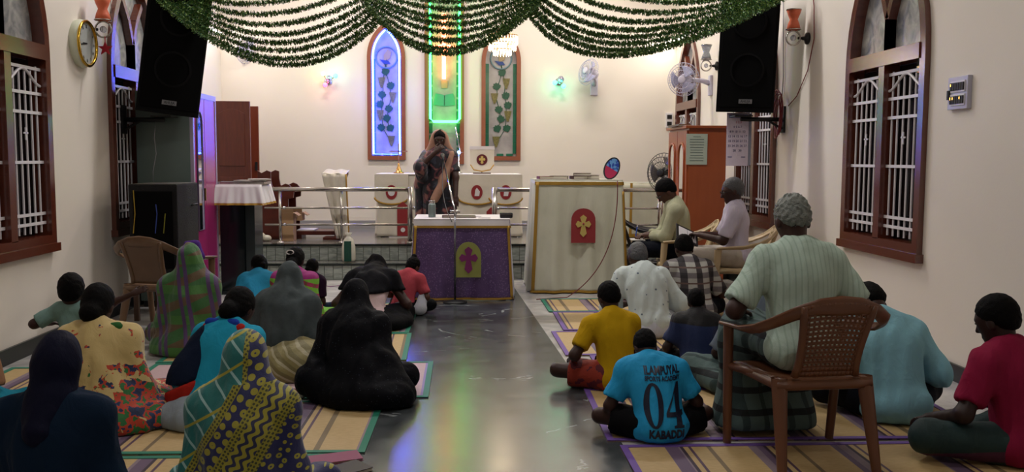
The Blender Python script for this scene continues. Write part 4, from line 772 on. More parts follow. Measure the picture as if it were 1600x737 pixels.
for z in (.05, -.05): MB().box((-.035, -.046, z - .03), (.035, -.038, z + .03)).build('switch', M_black, t)
# ---- calendar
q = A(1151, 259, Y=8.9); cw, chh = .215, .53; t = thing('calendar', 'tall white wall calendar with big numbers under the loudspeaker', 'calendar', q, -12); MB().prism([(-cw / 2, 0), (cw / 2, 0), (cw / 2, chh), (-cw / 2, chh)], (0, 0, 0), (1, 0, 0), (0, 0, 1), (0, .006, 0)).build('page', mat('calendar_paper', 'cfc2d2', .6), t)
MB().prism([(-cw / 2, 0), (cw / 2, 0), (cw / 2, chh - .01), (-cw / 2, chh - .01)], (.03, .014, .004), (1, 0, 0), (0, 0, 1), (0, .006, 0)).build('back_page', mat('calendar_back', '8f93a6', .6), t); M_ink = mat('blue_ink', '4a4a78', .7); M_rink = mat('red_ink', 'b0405a', .7)
MB().prism([(-cw * .4, chh - .05), (cw * .45, chh - .05), (cw * .45, chh - .02), (-cw * .4, chh - .02)], (0, -.001, 0), (1, 0, 0), (0, 0, 1), (0, .001, 0)).build('header_band', mat('header_ink', '6f78b8', .6), t)
rows = ['  1 2 3', '4 5 6 7', '8 9 10 11 12', '13 14 15 16 17', '18 19 20 21 22', '23 24 25 26 27', '28   30']
for i, r_ in enumerate(rows): text(r_, .032, 'printed_numbers', M_rink if i == 0 else M_ink, t, FR((0, -.0012, chh - .095 - i * .047), (1, 0, 0), (0, 0, 1)), .0006, .95)
for x in (-.07, .06): MB().prism([(-.02, 0), (.02, 0), (.02, .008), (-.02, .008)], (x, -.001, .085), (1, 0, 0), (0, 0, 1), (0, .001, 0)).build('print', M_ink, t)
MB().tube([(-.05, .003, chh), (0, .003, 1.925 - q.z), (.05, .003, chh)], .002, 5).build('hanging_cord', M_black, t)
# ---- cables
M_rc = mat('red_cable', '7a2028', .5)
q = A(1226, 172, X=XR); t = thing('cable_coil', 'coil of dark red cable hanging beside the right loudspeaker', 'cable', (XR - .06, q.y, q.z))
for i in range(5):
    MB().tube([(.03 * sin(g * 2 + i) * .5, (.07 + .012 * i) * sin(g) + .01 * i, (.16 + .02 * i) * cos(g) - .04) for g in [k * pi / 12 for k in range(24)]], .006, 6, close=True).build('loop', M_rc, t, True)
pts = [A(x, y, X=XR - .012) for x, y in ((1232, 165), (1245, 150), (1262, 110), (1272, 60), (1272, 10), (1269, -20))]
tag(MB().tube(pts, .005, 6).build('cable', M_rc, None, True), 'dark red cable running up the right wall to the lamp', 'cable')
pts = [A(x, y, X=XL + .012) for x, y in ((172, -20), (175, 40), (177, 90), (178, 140), (181, 150))]
tag(MB().tube(pts, .004, 6).build('cable', mat('brown_wire', '5a4238', .6), None, True), 'thin brown wire on the wall left of the left loudspeaker', 'cable')
pts = [A(x, y, X=XR - .012) for x, y in ((1224, -10), (1224, 60), (1224, 120), (1222, 150))]
tag(MB().tube(pts, .005, 6).build('cable', mat('pale_wire', '8f8a90', .6), None, True), 'pale wire straight up the wall right of the right loudspeaker', 'cable')
pts = [A(x, y, Y=8.45) for x, y in ((243, 190), (241, 215), (244, 240), (239, 268), (240, 284))]
tag(MB().tube(pts, .0035, 6).build('cable', mat('silver_wire', '9a9aa0', .4, .6), None, True), 'thin silver wire hanging from the left loudspeaker to the black box', 'cable')
pts = [Vector((x, y, .009)) for x, y in ((-1.1, 9.9), (-1.3, 10.05), (-1.45, 9.9), (-1.65, 10.1), (-1.9, 9.95))]
tag(MB().tube(pts, .005, 6).build('cable', mat('mauve_wire', '8a5a80', .6), None, True), 'thin mauve wire lying on the floor before the steps', 'cable')
# ---- handbag and small things on the mats
q = A(1172, 455, Y=7.62); t = thing('handbag', 'dark rounded handbag with brown woven handles beside the reading man', 'handbag', (q.x, 7.62, .02)); M_bag = mat('dark_bag', '1b1416', .6, bump=(80, .3))
MB().lathe([(.05, 0), (.13, .03), (.145, .14), (.125, .26), (.11, .31)], 20, Matrix.Diagonal((1, .6, 1, 1))).build('body', M_bag, t, True)
for y in (-.05, .05): MB().tube(bez((-.08, y, .30), (0, y, .42), (.08, y, .30), 12), .010, 6).build('handle', mat('woven_handle', '5c3a26', .7, bump=(90, .6)), t, True)
for x, y, sz, rz, cc, lab in ((A(520, 722, Z=0).x, A(520, 722, Z=0).y, (.26, .13, .012), 20, '8a2f5c', 'pink covered booklet on the near mat by the aisle'), (A(545, 730, Z=0).x, A(545, 730, Z=0).y - .1, (.2, .14, .02), 40, '2a2024', 'dark booklet beside the pink booklet on the near mat'), (A(457, 620, Z=0).x, A(457, 620, Z=0).y, (.17, .12, .025), -8, '7a2a3a', 'small red book on the mat behind the patterned shawl'), (A(597, 553, Z=0).x, A(597, 553, Z=0).y, (.08, .12, .03), 10, '4a2018', 'small brown book on the mat edge by the aisle'), (A(593, 517, Z=0).x, A(593, 517, Z=0).y, (.10, .14, .02), 0, '8a7a9a', 'pale mauve booklet on the mat beside the bowing woman')):
    book((x, y, .012), sz, rz, cc, lab, 'books on the mats')
# ================================================================== PEOPLE
# bodies and clothes are smooth unions of tapered limbs and ellipsoids, meshed with surface nets
def nrm(v): v = np.asarray(v, float); return v / (np.linalg.norm(v) + 1e-12)
def ax(d, x=(1, 0, 0)):
    """rows: x-ish, y, z=d"""
    z = nrm(d); xx = nrm(np.asarray(x, float) - z * np.dot(z, x)); return np.array([xx, np.cross(z, xx), z])
class Blob:
    def __init__(s): s.p, s.cuts, s.fn, s.k = [], [], None, .04
    def cap(s, a, b, ra, rb=None, k=None, clip=None, sub=False, fl=None):
        s.p.append(('c', np.asarray(a, float), np.asarray(b, float), ra, ra if rb is None else rb, s.k if k is None else k, clip, sub)); return s
    def ell(s, c, r, R=None, k=None, clip=None, sub=False):
        s.p.append(('e', np.asarray(c, float), np.asarray(r, float), np.eye(3) if R is None else np.asarray(R), None, s.k if k is None else k, clip, sub)); return s
    def cut(s, n, d): s.cuts.append((np.asarray(n, float), d)); return s
    def bb(s, q):
        if q[0] == 'c': r = max(q[3], q[4]); return np.minimum(q[1], q[2]) - r, np.maximum(q[1], q[2]) + r
        e = np.sqrt(((q[3] * q[2][:, None]) ** 2).sum(0)); return q[1] - e, q[1] + e
    def d1(s, q, P):
        if q[0] == 'c':
            ab = q[2] - q[1]; t = np.clip(((P - q[1]) @ ab) / (ab @ ab + 1e-9), 0, 1); d = np.linalg.norm(P - q[1] - t[..., None] * ab, axis=-1) - (q[3] + (q[4] - q[3]) * t)
        else:
            l = (P - q[1]) @ q[3].T; k0 = np.linalg.norm(l / q[2], axis=-1); k1 = np.linalg.norm(l / q[2] ** 2, axis=-1) + 1e-9; d = k0 * (k0 - 1) / k1
        if q[6] is not None:
            for n, o in q[6]: d = np.maximum(d, P @ np.asarray(n, float) - o)
        return d
    def comb(s, D, d, q):
        k = max(q[5], 1e-4)
        if q[7]: h = np.maximum(k - np.abs(D + d), 0) / k; return np.maximum(D, -d) + h * h * k / 4
        h = np.maximum(k - np.abs(D - d), 0) / k; return np.minimum(D, d) - h * h * k / 4
    def at(s, P):
        D = np.full(P.shape[:-1], 10.0)
        for q in s.p: D = s.comb(D, s.d1(q, P), q)
        if s.fn is not None: D = D + s.fn(P)
        for n, o in s.cuts: D = np.maximum(D, P @ n - o)
        return D
    def mesh(s, h):
        bs = [s.bb(q) for q in s.p if not q[7]]; lo = np.min([b[0] for b in bs], 0) - .03 - 2 * h; hi = np.max([b[1] for b in bs], 0) + .03 + 2 * h
        for n, o in s.cuts:
            if n[2] < -.99: lo[2] = max(lo[2], -o - 3 * h)
        N = np.ceil((hi - lo) / h).astype(int) + 1; g = [lo[i] + h * np.arange(N[i]) for i in range(3)]; D = np.full(tuple(N), 10.0)
        for q in s.p:
            a, b = s.bb(q); m = q[5] + 3 * h; i0 = np.clip(np.floor((a - m - lo) / h).astype(int), 0, N - 1); i1 = np.clip(np.ceil((b + m - lo) / h).astype(int) + 1, 1, N)
            if (i1 <= i0).any(): continue
            sl = tuple(slice(u, v) for u, v in zip(i0, i1)); P = np.stack(np.meshgrid(*[g[i][sl[i]] for i in range(3)], indexing='ij'), -1); D[sl] = s.comb(D[sl], s.d1(q, P), q)
        if s.fn is not None or s.cuts:
            P = np.stack(np.meshgrid(*g, indexing='ij'), -1)
            if s.fn is not None: D = D + s.fn(P)
            for n, o in s.cuts: D = np.maximum(D, P @ n - o)
        return nets(D, lo, h)
def nets(D, lo, h):
    S_ = D < 0; sh = tuple(n - 1 for n in D.shape); cnt = np.zeros(sh); acc = np.zeros(sh + (3,)); C8 = [(i, j, k) for i in (0, 1) for j in (0, 1) for k in (0, 1)]
    cut = lambda A_, c: A_[c[0]:c[0] + sh[0], c[1]:c[1] + sh[1], c[2]:c[2] + sh[2]]
    for c in C8:
        for ax_ in range(3):
            if c[ax_]: continue
            e = list(c); e[ax_] = 1; a, b = cut(D, c), cut(D, e); m = (a < 0) != (b < 0)
            if not m.any(): continue
            t = a[m] / (a[m] - b[m]); p = np.tile(np.array(c, float), (t.size, 1)); p[:, ax_] = t; acc[m] += p; cnt[m] += 1
    mk = cnt > 0; idx = np.full(sh, -1); idx[mk] = np.arange(mk.sum()); base = np.argwhere(mk); V = lo + h * (base + acc[mk] / cnt[mk][:, None]); Fs = []
    for ax_ in range(3):
        u, v = (ax_ + 1) % 3, (ax_ + 2) % 3; s0 = [slice(None)] * 3; s1 = [slice(None)] * 3; s0[ax_] = slice(0, -1); s1[ax_] = slice(1, None); a, b = S_[tuple(s0)], S_[tuple(s1)]; W_ = np.argwhere(a != b)
        W_ = W_[(W_[:, u] > 0) & (W_[:, v] > 0) & (W_[:, u] < sh[u]) & (W_[:, v] < sh[v])]
        if not len(W_): continue
        def ix(du, dv): q = W_.copy(); q[:, u] -= du; q[:, v] -= dv; return idx[q[:, 0], q[:, 1], q[:, 2]]
        f = np.stack([ix(1, 1), ix(0, 1), ix(0, 0), ix(1, 0)], 1); fl = ~a[W_[:, 0], W_[:, 1], W_[:, 2]]; f[fl] = f[fl][:, ::-1]; Fs.append(f)
    F_ = np.concatenate(Fs) if Fs else np.zeros((0, 4), int); return V, F_[(F_ >= 0).all(1)]
def npmesh(parts, name, m, parent, sm=1):
    V, F_, n = [], [], 0
    for v, f in parts: V.append(v); F_.append(f + n); n += len(v)
    V, F_ = np.concatenate(V), np.concatenate(F_)
    for _ in range(sm):                                   # one light smoothing pass
        acc = np.zeros_like(V); c = np.zeros(len(V))
        for i in range(4): np.add.at(acc, F_[:, i], V[F_[:, (i + 1) % 4]]); np.add.at(c, F_[:, i], 1)
        V = V + .5 * (acc / np.maximum(c, 1)[:, None] - V) * (c > 0)[:, None]
    me = bpy.data.meshes.new(name); me.vertices.add(len(V)); me.vertices.foreach_set('co', V.astype('f4').ravel()); me.loops.add(F_.size); me.loops.foreach_set('vertex_index', F_.astype('i4').ravel())
    me.polygons.add(len(F_)); me.polygons.foreach_set('loop_start', np.arange(0, F_.size, 4, dtype='i4')); me.update(calc_edges=True); me.validate()
    return link(name, me, m, parent, True)
def folds(amp, f, seed, down=.35, hang=None):
    r = np.random.RandomState(seed); ph = r.rand(6) * 6
    def fn(P):
        x, y, z = P[..., 0], P[..., 1], P[..., 2] * down; w_ = np.sin(f * .45 * x + ph[0]) + np.sin(f * .5 * y + f * .4 * z + ph[1])
        return amp * (np.sin(f * x + 1.3 * w_ + f * .5 * z + ph[2]) * .6 + np.sin(f * y * 1.1 - f * .6 * z + 1.1 * w_ + ph[3]) * .6 + .4 * np.sin(f * 2.1 * (x - y) + w_ + f * z * 1.3 + ph[4]))
    return fn
def ik(a, b, l1, l2, pole):
    a, b = np.asarray(a, float), np.asarray(b, float); d = b - a; L = min(np.linalg.norm(d), (l1 + l2) * .995); u = nrm(d); b = a + u * L; c = (l1 * l1 - l2 * l2 + L * L) / (2 * L); h = math.sqrt(max(l1 * l1 - c * c, 0)); p = np.asarray(pole, float); p = nrm(p - u * (p @ u)); return a + u * c + p * h, b
def rotz(a): c, s_ = cos(R3(a)), sin(R3(a)); return np.array([[c, -s_, 0], [s_, c, 0], [0, 0, 1]])
def pose(kind='floor', s=1.0, lean=10, bow=10, hyaw=0, side=0, sw=.165, wr=None, hs=None, legs=None, al=1.0, poleL=(-.7, -.4, -.8), poleR=(.7, -.4, -.8), seat=.43):
    """joints in the figure's own frame: x right, y ahead, z up; wr = (left wrist, right wrist)"""
    if sw <= .151 and wr is None: wr = ((-.09, .30, .20), (.09, .30, .20)); poleL, poleR = (-.4, -.55, -.8), (.4, -.55, -.8)
    J = {'s': s, 'hs': hs or s}; zp = {'floor': .105, 'chair': seat / s + .10, 'stand': .94}[kind]; P = np.array([0, 0, zp])
    sd = np.array([sin(R3(side)), 0, 0]); dr = lambda a: nrm(np.array([0, sin(R3(a)), cos(R3(a))]) + sd)
    W_ = P + .15 * dr(lean * .5); C_ = W_ + .185 * dr(lean * .95); N_ = C_ + .145 * dr(lean * 1.3); J['dN'] = dr(lean * 1.3); J['dC'] = dr(lean); J['dP'] = dr(lean * .4)
    hk = J['hs'] / s; Hd = .13 * dr(lean * 1.3 + bow * .55) * (.55 + .45 * hk); H_ = N_ + Hd; pitch = lean * .5 + bow
    J['HR'] = np.array([rotz(hyaw) @ v for v in np.array([[1, 0, 0], [0, cos(R3(pitch)), -sin(R3(pitch))], [0, sin(R3(pitch)), cos(R3(pitch))]])])
    sh = N_ - .045 * J['dN']; SL, SR = sh + [-sw, .015, -.028], sh + [sw, .015, -.028]
    wr = wr or ((-.14, .32, .22), (.14, .32, .22)); zz = 0
    for n, S0, w0, po in (('L', SL, wr[0], poleL), ('R', SR, wr[1], poleR)): J['E' + n], J['W' + n] = ik(S0, w0, .28 * al, .25 * al, po); J['S' + n] = S0
    if kind == 'floor': lg = legs or dict(hip=((-.085, .03, .11), (.085, .03, .11)), knee=((-.30, .30, .12), (.30, .30, .12)), ank=((.06, .38, .055), (-.08, .30, .05)), toe=((.17, .37, .04), (-.19, .27, .04)))
    elif kind == 'chair': lg = legs or dict(hip=((-.09, .02, zp - .01), (.09, .02, zp - .01)), knee=((-.12, .43, zp + .0), (.12, .43, zp + .0)), ank=((-.12, .42, .075), (.12, .40, .075)), toe=((-.14, .57, .03), (.14, .55, .03)))
    else: lg = legs or dict(hip=((-.085, 0, zp - .02), (.085, 0, zp - .02)), knee=((-.09, .03, .48), (.09, .03, .48)), ank=((-.09, -.01, .08), (.09, -.01, .08)), toe=((-.10, .14, .03), (.10, .14, .03)))
    for n in lg:
        for k, c in zip('LR', lg[n]): J[{'hip': 'Q', 'knee': 'K', 'ank': 'A', 'toe': 'T'}[n] + k] = np.asarray(c, float)
    J.update(P=P, W=W_, C=C_, N=N_, H=H_)
    for k in list(J):
        if k not in ('s', 'hs', 'HR', 'dN', 'dC', 'dP'): J[k] = J[k] * s
    J['kind'] = kind; return J
def torso(b, J, i=0.0, k=.04, hips=True, fem=False, wide=1.0):
    s = J['s']; e = lambda *r: [(q) * s + i for q in r]
    if hips: b.ell(J['P'], e(.158 * wide, .120, .110), ax(J['dP']), k)
    b.ell(J['W'] + [0, .012 * s, 0], e(.126 * wide, .098, .15), ax(J['dC']), k); b.ell(J['C'] - [0, 0, .015 * s], e(.146 * wide, .102, .165), ax(J['dC']), k)
    for n in 'LR': b.cap(J['C'] * .3 + J['N'] * .7, J['S' + n], .060 * s + i, .046 * s + i, k * .7); b.cap(J['N'] - J['dN'] * .01 * s, J['S' + n], .042 * s + i, .036 * s + i, k)
    return b
def arm(b, J, n, i=0.0, t0=0.0, t1=2.0, k=.03, fat=1.0):
    """sleeve or arm from shoulder (0) over elbow (1) to wrist (2)"""
    fat = fat * J.get('fat', 1); s = J['s']; S0, E, W_ = J['S' + n], J['E' + n], J['W' + n]; r = [.050 * fat * s + i, .043 * fat * s + i, .039 * fat * s + i, .030 * fat * s + i]
    if t1 <= 1:
        d = E - S0; q = S0 + d * t1; b.cap(S0, q + nrm(d) * .03, r[0], r[0] + (r[1] - r[0]) * t1 + .004, k, [(nrm(d), nrm(d) @ q)])
    else:
        b.cap(S0, E, r[0], r[1], k); d = W_ - E; q = E + d * (t1 - 1)
        if t1 < 2: b.cap(E, q + nrm(d) * .02, r[2], r[3] + .006, k, [(nrm(d), nrm(d) @ q)])
        else: b.cap(E, W_, r[2], r[3], k)
    return b
def leg(b, J, n, i=0.0, t1=2.0, k=.04):
    s = J['s']; Q, K, A_ = J['Q' + n], J['K' + n], J['A' + n]; r = [.085 * s + i, .060 * s + i, .052 * s + i, .036 * s + i]
    if t1 <= 1: d = K - Q; q = Q + d * t1; b.cap(Q, q + nrm(d) * .03, r[0], r[0] + (r[1] - r[0]) * t1 + .01, k, [(nrm(d), nrm(d) @ q)])
    else:
        b.cap(Q, K, r[0], r[1], k); d = A_ - K; q = K + d * (t1 - 1); b.cap(K, q, r[2], r[2] + (r[3] - r[2]) * (t1 - 1) + (.012 if i else 0), k)
    return b
def foot(b, J, n):
    s = J['s']; A_, T = J['A' + n], J['T' + n]; hl = A_ - nrm([T[0] - A_[0], T[1] - A_[1], 0]) * .035 * s + [0, 0, -.03 * s]; b.cap(hl, T, .034 * s, .024 * s, .02); b.cap(A_, A_ + (T - A_) * .6, .036 * s, .026 * s, .02)
    d = nrm(T - A_); sd = nrm(np.cross(d, [0, 0, 1]))
    for j in range(5): o = T + sd * (j - 2) * .016 * s; b.cap(o, o + d * (.035 - .004 * abs(j - 1)) * s, .010 * s, .009 * s, .006)
def L2W(J, p, k='H'): return J['H'] + (np.asarray(p, float) * J['hs']) @ J['HR']
def head(b, J, face=True):
    h, R_ = J['hs'], J['HR']; E = lambda c, r, k=.02, **q: b.ell(L2W(J, c), np.asarray(r) * h, R_, k * h, **q)
    E((0, -.012, .035), (.074, .094, .088)); E((0, .028, -.030), (.058, .066, .078), .04); E((0, .060, -.088), (.030, .028, .024), .03); E((0, .05, .02), (.060, .045, .06), .03)
    for s_ in (-1, 1): E((s_ * .075, -.004, -.008), (.010, .020, .031), .012)
    if face:
        b.cap(L2W(J, (0, .092, .014)), L2W(J, (0, .112, -.026)), .008 * h, .013 * h, .012 * h); E((0, .094, -.030), (.018, .010, .009), .01); E((0, .086, -.060), (.025, .012, .007), .008); E((0, .084, -.071), (.021, .012, .007), .006); E((0, .078, .026), (.05, .016, .010), .02)
        for s_ in (-1, 1): E((s_ * .031, .098, .012), (.019, .016, .011), .012, sub=True)
    b.cap(J['N'] - J['dN'] * .03 * J['s'], L2W(J, (0, -.02, -.05)), .050 * J['s'], .048 * h, .03); return b
def hand(J, n, curl=45, hd=None, up=None, spread=1.0):
    """palm, four fingers and a thumb at a wrist"""
    b = Blob(); s = J['s'] * J.get('fat', 1); W_ = J['W' + n]; d = nrm(hd) if hd is not None else nrm(W_ - J['E' + n]); up = nrm(np.asarray(up if up is not None else (0, 0, 1), float)); up = nrm(up - d * (up @ d)); sd = np.cross(d, up) * (1 if n == 'R' else -1)
    c = W_ + d * .052 * s; b.ell(c, np.array([.040, .016, .050]) * s, np.array([sd, up, d]), .01); b.cap(W_ - d * .03 * s, W_ + d * .02 * s, .029 * s, .026 * s, .015)
    for j, (o, L) in enumerate(((-.030, .066), (-.010, .075), (.010, .070), (.028, .055))):
        p = W_ + d * .090 * s + sd * o * s; q = nrm(d + sd * o * 4 * (spread - 1) if spread > 1 else d); a = R3(curl) * (1 - .1 * j); d1 = q * cos(a * .6) - up * sin(a * .6); d2 = q * cos(a * 1.5) - up * sin(a * 1.5); m = p + d1 * L * .5 * s; b.cap(p, m, .0092 * s, .0085 * s, .004); b.cap(m, m + d2 * L * .5 * s, .0085 * s, .007 * s, .003)
    p = W_ + d * .030 * s - sd * .030 * s; m = p + nrm(d * .7 - sd * .7 - up * .3) * .042 * s; b.cap(p, m, .012 * s, .010 * s, .008); b.cap(m, m + nrm(d * .95 - sd * .2 - up * .35) * .032 * s, .010 * s, .008 * s, .004); return b
SKIN = {k: mat('skin_' + k, (lambda hx: lambda c: c.mix(c.noise(14, 4), tuple(v * .85 for v in hexc(hx)), hexc(hx)))(hx), .5, spec=.35) for k, hx in dict(d='3a211a', m='4e2e22', b='5a3828', x='2c1915').items()}
M_hair = mat('black_hair', '050405', .7, spec=.1, bump=(lambda c: c.noise(260, 2, vec=c.comb(c.x, c.y, c.z * .4)), .5)); M_grey = mat('grey_hair', lambda c: c.mix(c.noise(60, 3), hexc('4f5450'), hexc('8a8f88')), .55, bump=(130, .8)); M_salt = mat('salt_hair', lambda c: c.mix(c.noise(70, 3), hexc('2e2e30'), hexc('56565a')), .55, bump=(130, .7)); M_eye = mat('eye_white', '5e554c', .35); M_iris = mat('iris', '120a08', .2)
def hair(J, t, m=M_hair, style='short', seed=1):
    b = Blob(); h, R_ = J['hs'], J['HR']; E = lambda c, r, k=.02, **q: b.ell(L2W(J, c), np.asarray(r) * h, R_, k * h, **q)
    n = np.array([0, .634, -.774]) @ R_; o = n @ J['H'] - .004 * h; cl = [(n, o + (.012 * h if style != 'short' else .004 * h))]
    E((0, -.014, .040), ((.082, .103, .096) if m is not M_hair else (.086, .108, .103)), .02, clip=cl); 
    if style == 'short': E((0, -.06, -.005), (.070, .050, .06), .02, clip=cl)
    else: E((0, -.045, -.01), (.076, .068, .085), .03)
    if style == 'bun': E((0, -.112, -.062), (.056, .044, .058), .02); E((0, -.08, -.05), (.06, .05, .07), .02)
    if style == 'topbun': E((-.01, -.05, .135), (.042, .042, .042), .012)
    if style in ('braid', 'pony'):
        p = L2W(J, (0, -.10, -.04)); L = .30 if style == 'braid' else .2
        for j in range(6): q = p + np.array([0, -.012 - .008 * (j > 1), -L / 6]) * J['s']; b.cap(p, q, (.034 - .003 * j) * h, (.031 - .003 * j) * h, .008); p = q
    r = np.random.RandomState(seed); ph = r.rand(3) * 6; am = .0035 if m is M_grey else .0012
    b.fn = lambda P: am * h * (np.sin(150 * P[..., 0] + 5 * np.sin(60 * P[..., 2] + ph[2]) + ph[0]) + np.sin(160 * P[..., 1] + 120 * P[..., 2] + 4 * np.sin(70 * P[..., 0]) + ph[1]))
    return npmesh([b.mesh(.0075 * max(h, .7))], 'hair', m, t)
def eyes(J, t):
    for s_ in (-1, 1):
        c = L2W(J, (s_ * .031, .083, .012)); e = MB().sph(c, .0125 * J['hs'], 12, 8).build('eye', M_eye, t, True); f = L2W(J, (s_ * .031, .0935, .012)); MB().sph(f, .0055 * J['hs'], 8, 6).build('iris', M_iris, e, True)
def glasses(J, t):
    g = MB(); R_ = J['HR']
    for s_ in (-1, 1): g.tube([L2W(J, (s_ * .032 + .024 * cos(a), .108, .010 + .018 * sin(a))) for a in [i * pi / 8 for i in range(16)]], .0018, 5, close=True); g.tube([L2W(J, (s_ * .056, .106, .014)), L2W(J, (s_ * .076, .06, .012)), L2W(J, (s_ * .08, -.01, .008))], .0018, 5)
    g.tube([L2W(J, (-.009, .112, .014)), L2W(J, (.009, .112, .014))], .0018, 5); g.build('glasses', M_black, t)
def body(J, t, skin, res=.014, arms=True, legs=True, hands=(45, 45), hd=(None, None), up=(None, None), spread=1.0, face=True):
    b = torso(Blob(), J, -.008); b.k = .03
    for n in 'LR':
        arm(b, J, n); leg(b, J, n, -.006)
    hb = head(Blob(), J, face); parts = [b.mesh(res * 1.1), hb.mesh(.0065 * max(.75, J['hs']))]
    for n in 'LR': f = Blob(); foot(f, J, n); f.cut((0, 0, -1), -.010 if J['kind'] == 'floor' else 0.02); parts.append(f.mesh(.007))
    for i, n in enumerate('LR'): parts.append(hand(J, n, hands[i], hd[i], up[i], spread).mesh(.0055))
    return npmesh(parts, 'body', skin, t)
def shirt(J, t, m, sleeve=.7, inf=.014, amp=.0055, f=38, seed=1, hem=None, res=.013, name='shirt', collar=True, wide=1.0, fat=1.12, ret=False, k=.045):
    b = torso(Blob(), J, inf, k, wide=wide); 
    for n in 'LR': arm(b, J, n, inf * .8, t1=sleeve, k=.035, fat=fat)
    if collar: b.ell(J['N'] + J['dN'] * .012 * J['s'], (.066 * J['s'], .064 * J['s'], .026 * J['s']), ax(J['dN']), .02)
    b.fn = folds(amp, f, seed); b.cut((0, 0, -1), -(hem if hem is not None else .014)); 
    o = npmesh([b.mesh(res)], name, m, t); return (o, b) if ret else o
def pants(J, t, m, t1=1.92, inf=.014, amp=.004, seed=3, name='trousers', res=.014, hem=.011, top=None):
    b = Blob(); s = J['s']; b.ell(J['P'] + [0, .02 * s, -.015 * s], (.150 * s + inf * .5, .105 * s + inf * .5, .095 * s + inf * .5), ax(J['dP']), .03)
    for n in 'LR': leg(b, J, n, inf, t1, .05)
    b.fn = folds(amp, 34, seed); b.cut((0, 0, -1), -hem)
    return npmesh([b.mesh(res)], name, m, t)
def lap(J, t, m, sx=.36, sy=.30, hz=.15, cy=.14, cx=0, amp=.006, seed=4, name='skirt', f=30, res=.014, extra=()):
    """cloth spread over crossed legs on the floor"""
    s = J['s']; b = Blob(); b.ell((cx * s, cy * s, .06 * s), (sx * s * .9, sy * s, hz * s * .9), None, .05); b.ell(J['P'], (.175 * s, .145 * s, .125 * s), None, .05)
    for n in 'LR': b.cap(J['Q' + n], J['K' + n], .095 * s, .075 * s, .05)
    for (c, r) in extra: b.ell(np.asarray(c) * s, np.asarray(r) * s, None, .06)
    b.fn = folds(amp, f, seed, .6); b.cut((0, 0, -1), -.011); return npmesh([b.mesh(res)], name, m, t)
def veil(J, t, m, hood=True, low=.0, inf=.018, amp=.0075, f=40, seed=5, name='saree', res=.013, base=None, arms=1.6, extra=(), flare=1.0, face=True, hoodr=1.0):
    """cloth drawn over head, shoulders and arms; base = (cx, cy, rx, ry, rz) of the cloth on the floor"""
    s, h, R_ = J['s'], J['hs'], J['HR']; b = torso(Blob(), J, inf, .05, wide=.97)
    for n in 'LR': arm(b, J, n, inf * .8, t1=arms, k=.06, fat=1.1)
    if hood:
        b.ell(L2W(J, (0, -.016, .036)), np.array([.088, .108, .102]) * h * hoodr, R_, .05); b.cap(L2W(J, (0, -.035, -.02)), J['N'] - [0, .015 * s, .02 * s], .080 * h * hoodr, .085 * s, .05); b.cap(J['N'] - [0, .02 * s, .02 * s], J['C'] - [0, .01 * s, 0], .085 * s, .115 * s, .05)
        for n in 'LR': b.cap(L2W(J, (0, -.005, -.055)), J['S' + n], .070 * h, .055 * s, .06)
        if face: b.ell(L2W(J, (0, .115, -.025)), np.array([.062, .075, .105]) * h, R_, .02, sub=True)
    if base: b.ell((base[0] * s, base[1] * s, .04 * s), np.array(base[2:]) * s, None, .08); b.cap(J['C'] - [0, 0, .1 * s], (base[0] * s, base[1] * s * .6, .10 * s), .13 * s, .17 * s * flare, .06); [b.cap(J['Q' + n], J['K' + n], .10 * s, .075 * s, .06) for n in 'LR']; b.cap(J['KL'] - [0, 0, .02 * s], J['AL'], .07 * s, .06 * s, .05); b.cap(J['KR'] - [0, 0, .02 * s], J['AR'], .07 * s, .06 * s, .05)
    for q in extra:
        if len(q) == 2: b.ell(np.asarray(q[0]) * s, np.asarray(q[1]) * s, None, .06)
        else: b.cap(np.asarray(q[0]) * s, np.asarray(q[1]) * s, q[2] * s, q[3] * s, .06)
    b.fn = folds(amp, f, seed, .5); b.cut((0, 0, -1), -max(low, .011)); return npmesh([b.mesh(res)], name, m, t)
def person(label, px, Y, yaw=0, z=0.0, dx=0.0, grp=None): return thing('person', label, 'person', (A(px, 400, Y=Y).x + dx, Y, z), yaw, grp)
# ---- fabrics
FB = lambda c: c.noise(10, 5, vec=c.comb(c.x, c.y, c.z * .55), dist=1.3) * 1.8 + c.noise(220, 2) * .12
def fab(name, hx, rough=.85, b=.55, **k): return mat(name, hx, rough, spec=.12, bump=(FB, b), sheen=k.pop('sheen', 0), **k)
def veins(c, q): return q
C_ = {n: hexc(h) for n, h in dict(navy='0f1730', teal='0f5a58', yel='8c8a2a', olive='6f7024', white='9fb8b4', blue='1c2160', red='9a1a18', green='2a6a2a', dkgreen='123820', pur='4a1f66', pink='a31d74', lime='6aa82a').items()}
F_navy = fab('navy_cotton', '0f2136'); F_navy2 = fab('navy_scarf', '0d0f26', .7); F_cyan = fab('turquoise_cotton', '1c7d96'); F_black = fab('black_cotton', '0a0a0d', .8)
F_sheer = mat('black_net', lambda c: c.mix(c.noise(9, 4).ramp(.35, .7), hexc('0b0b10'), hexc('16161c')), .75, bump=(30, .4), spec=.1)
F_spark = mat('black_sequin', lambda c: c.mix(c.vor(52).lt(.10), hexc('08090f'), hexc('4a4f5c')), .7, bump=(26, .5), spec=.1)
def floral4(c):
    n1 = c.noise(17, 3, dist=.4); low = (c.z - c.x * .45).ramp(.36, .10); m_ = (n1 + low * .30).gt(.655)
    h = c.noise(24, 2, vec=c.comb(c.x + 3, c.y + 1, c.z)); col = c.mix(h.gt(.44), hexc('15305e'), hexc('b83a1e')); col = c.mix(h.gt(.56), col, hexc('236b33')); col = c.mix(h.lt(.38), col, hexc('15264a'))
    base = c.mix(c.noise(4, 3), hexc('bda468'), hexc('d6be82')); return c.mix(m_, base, col)
F_fl4 = mat('yellow_floral_saree', floral4, .75, bump=(FB, .5), sheen=.2)
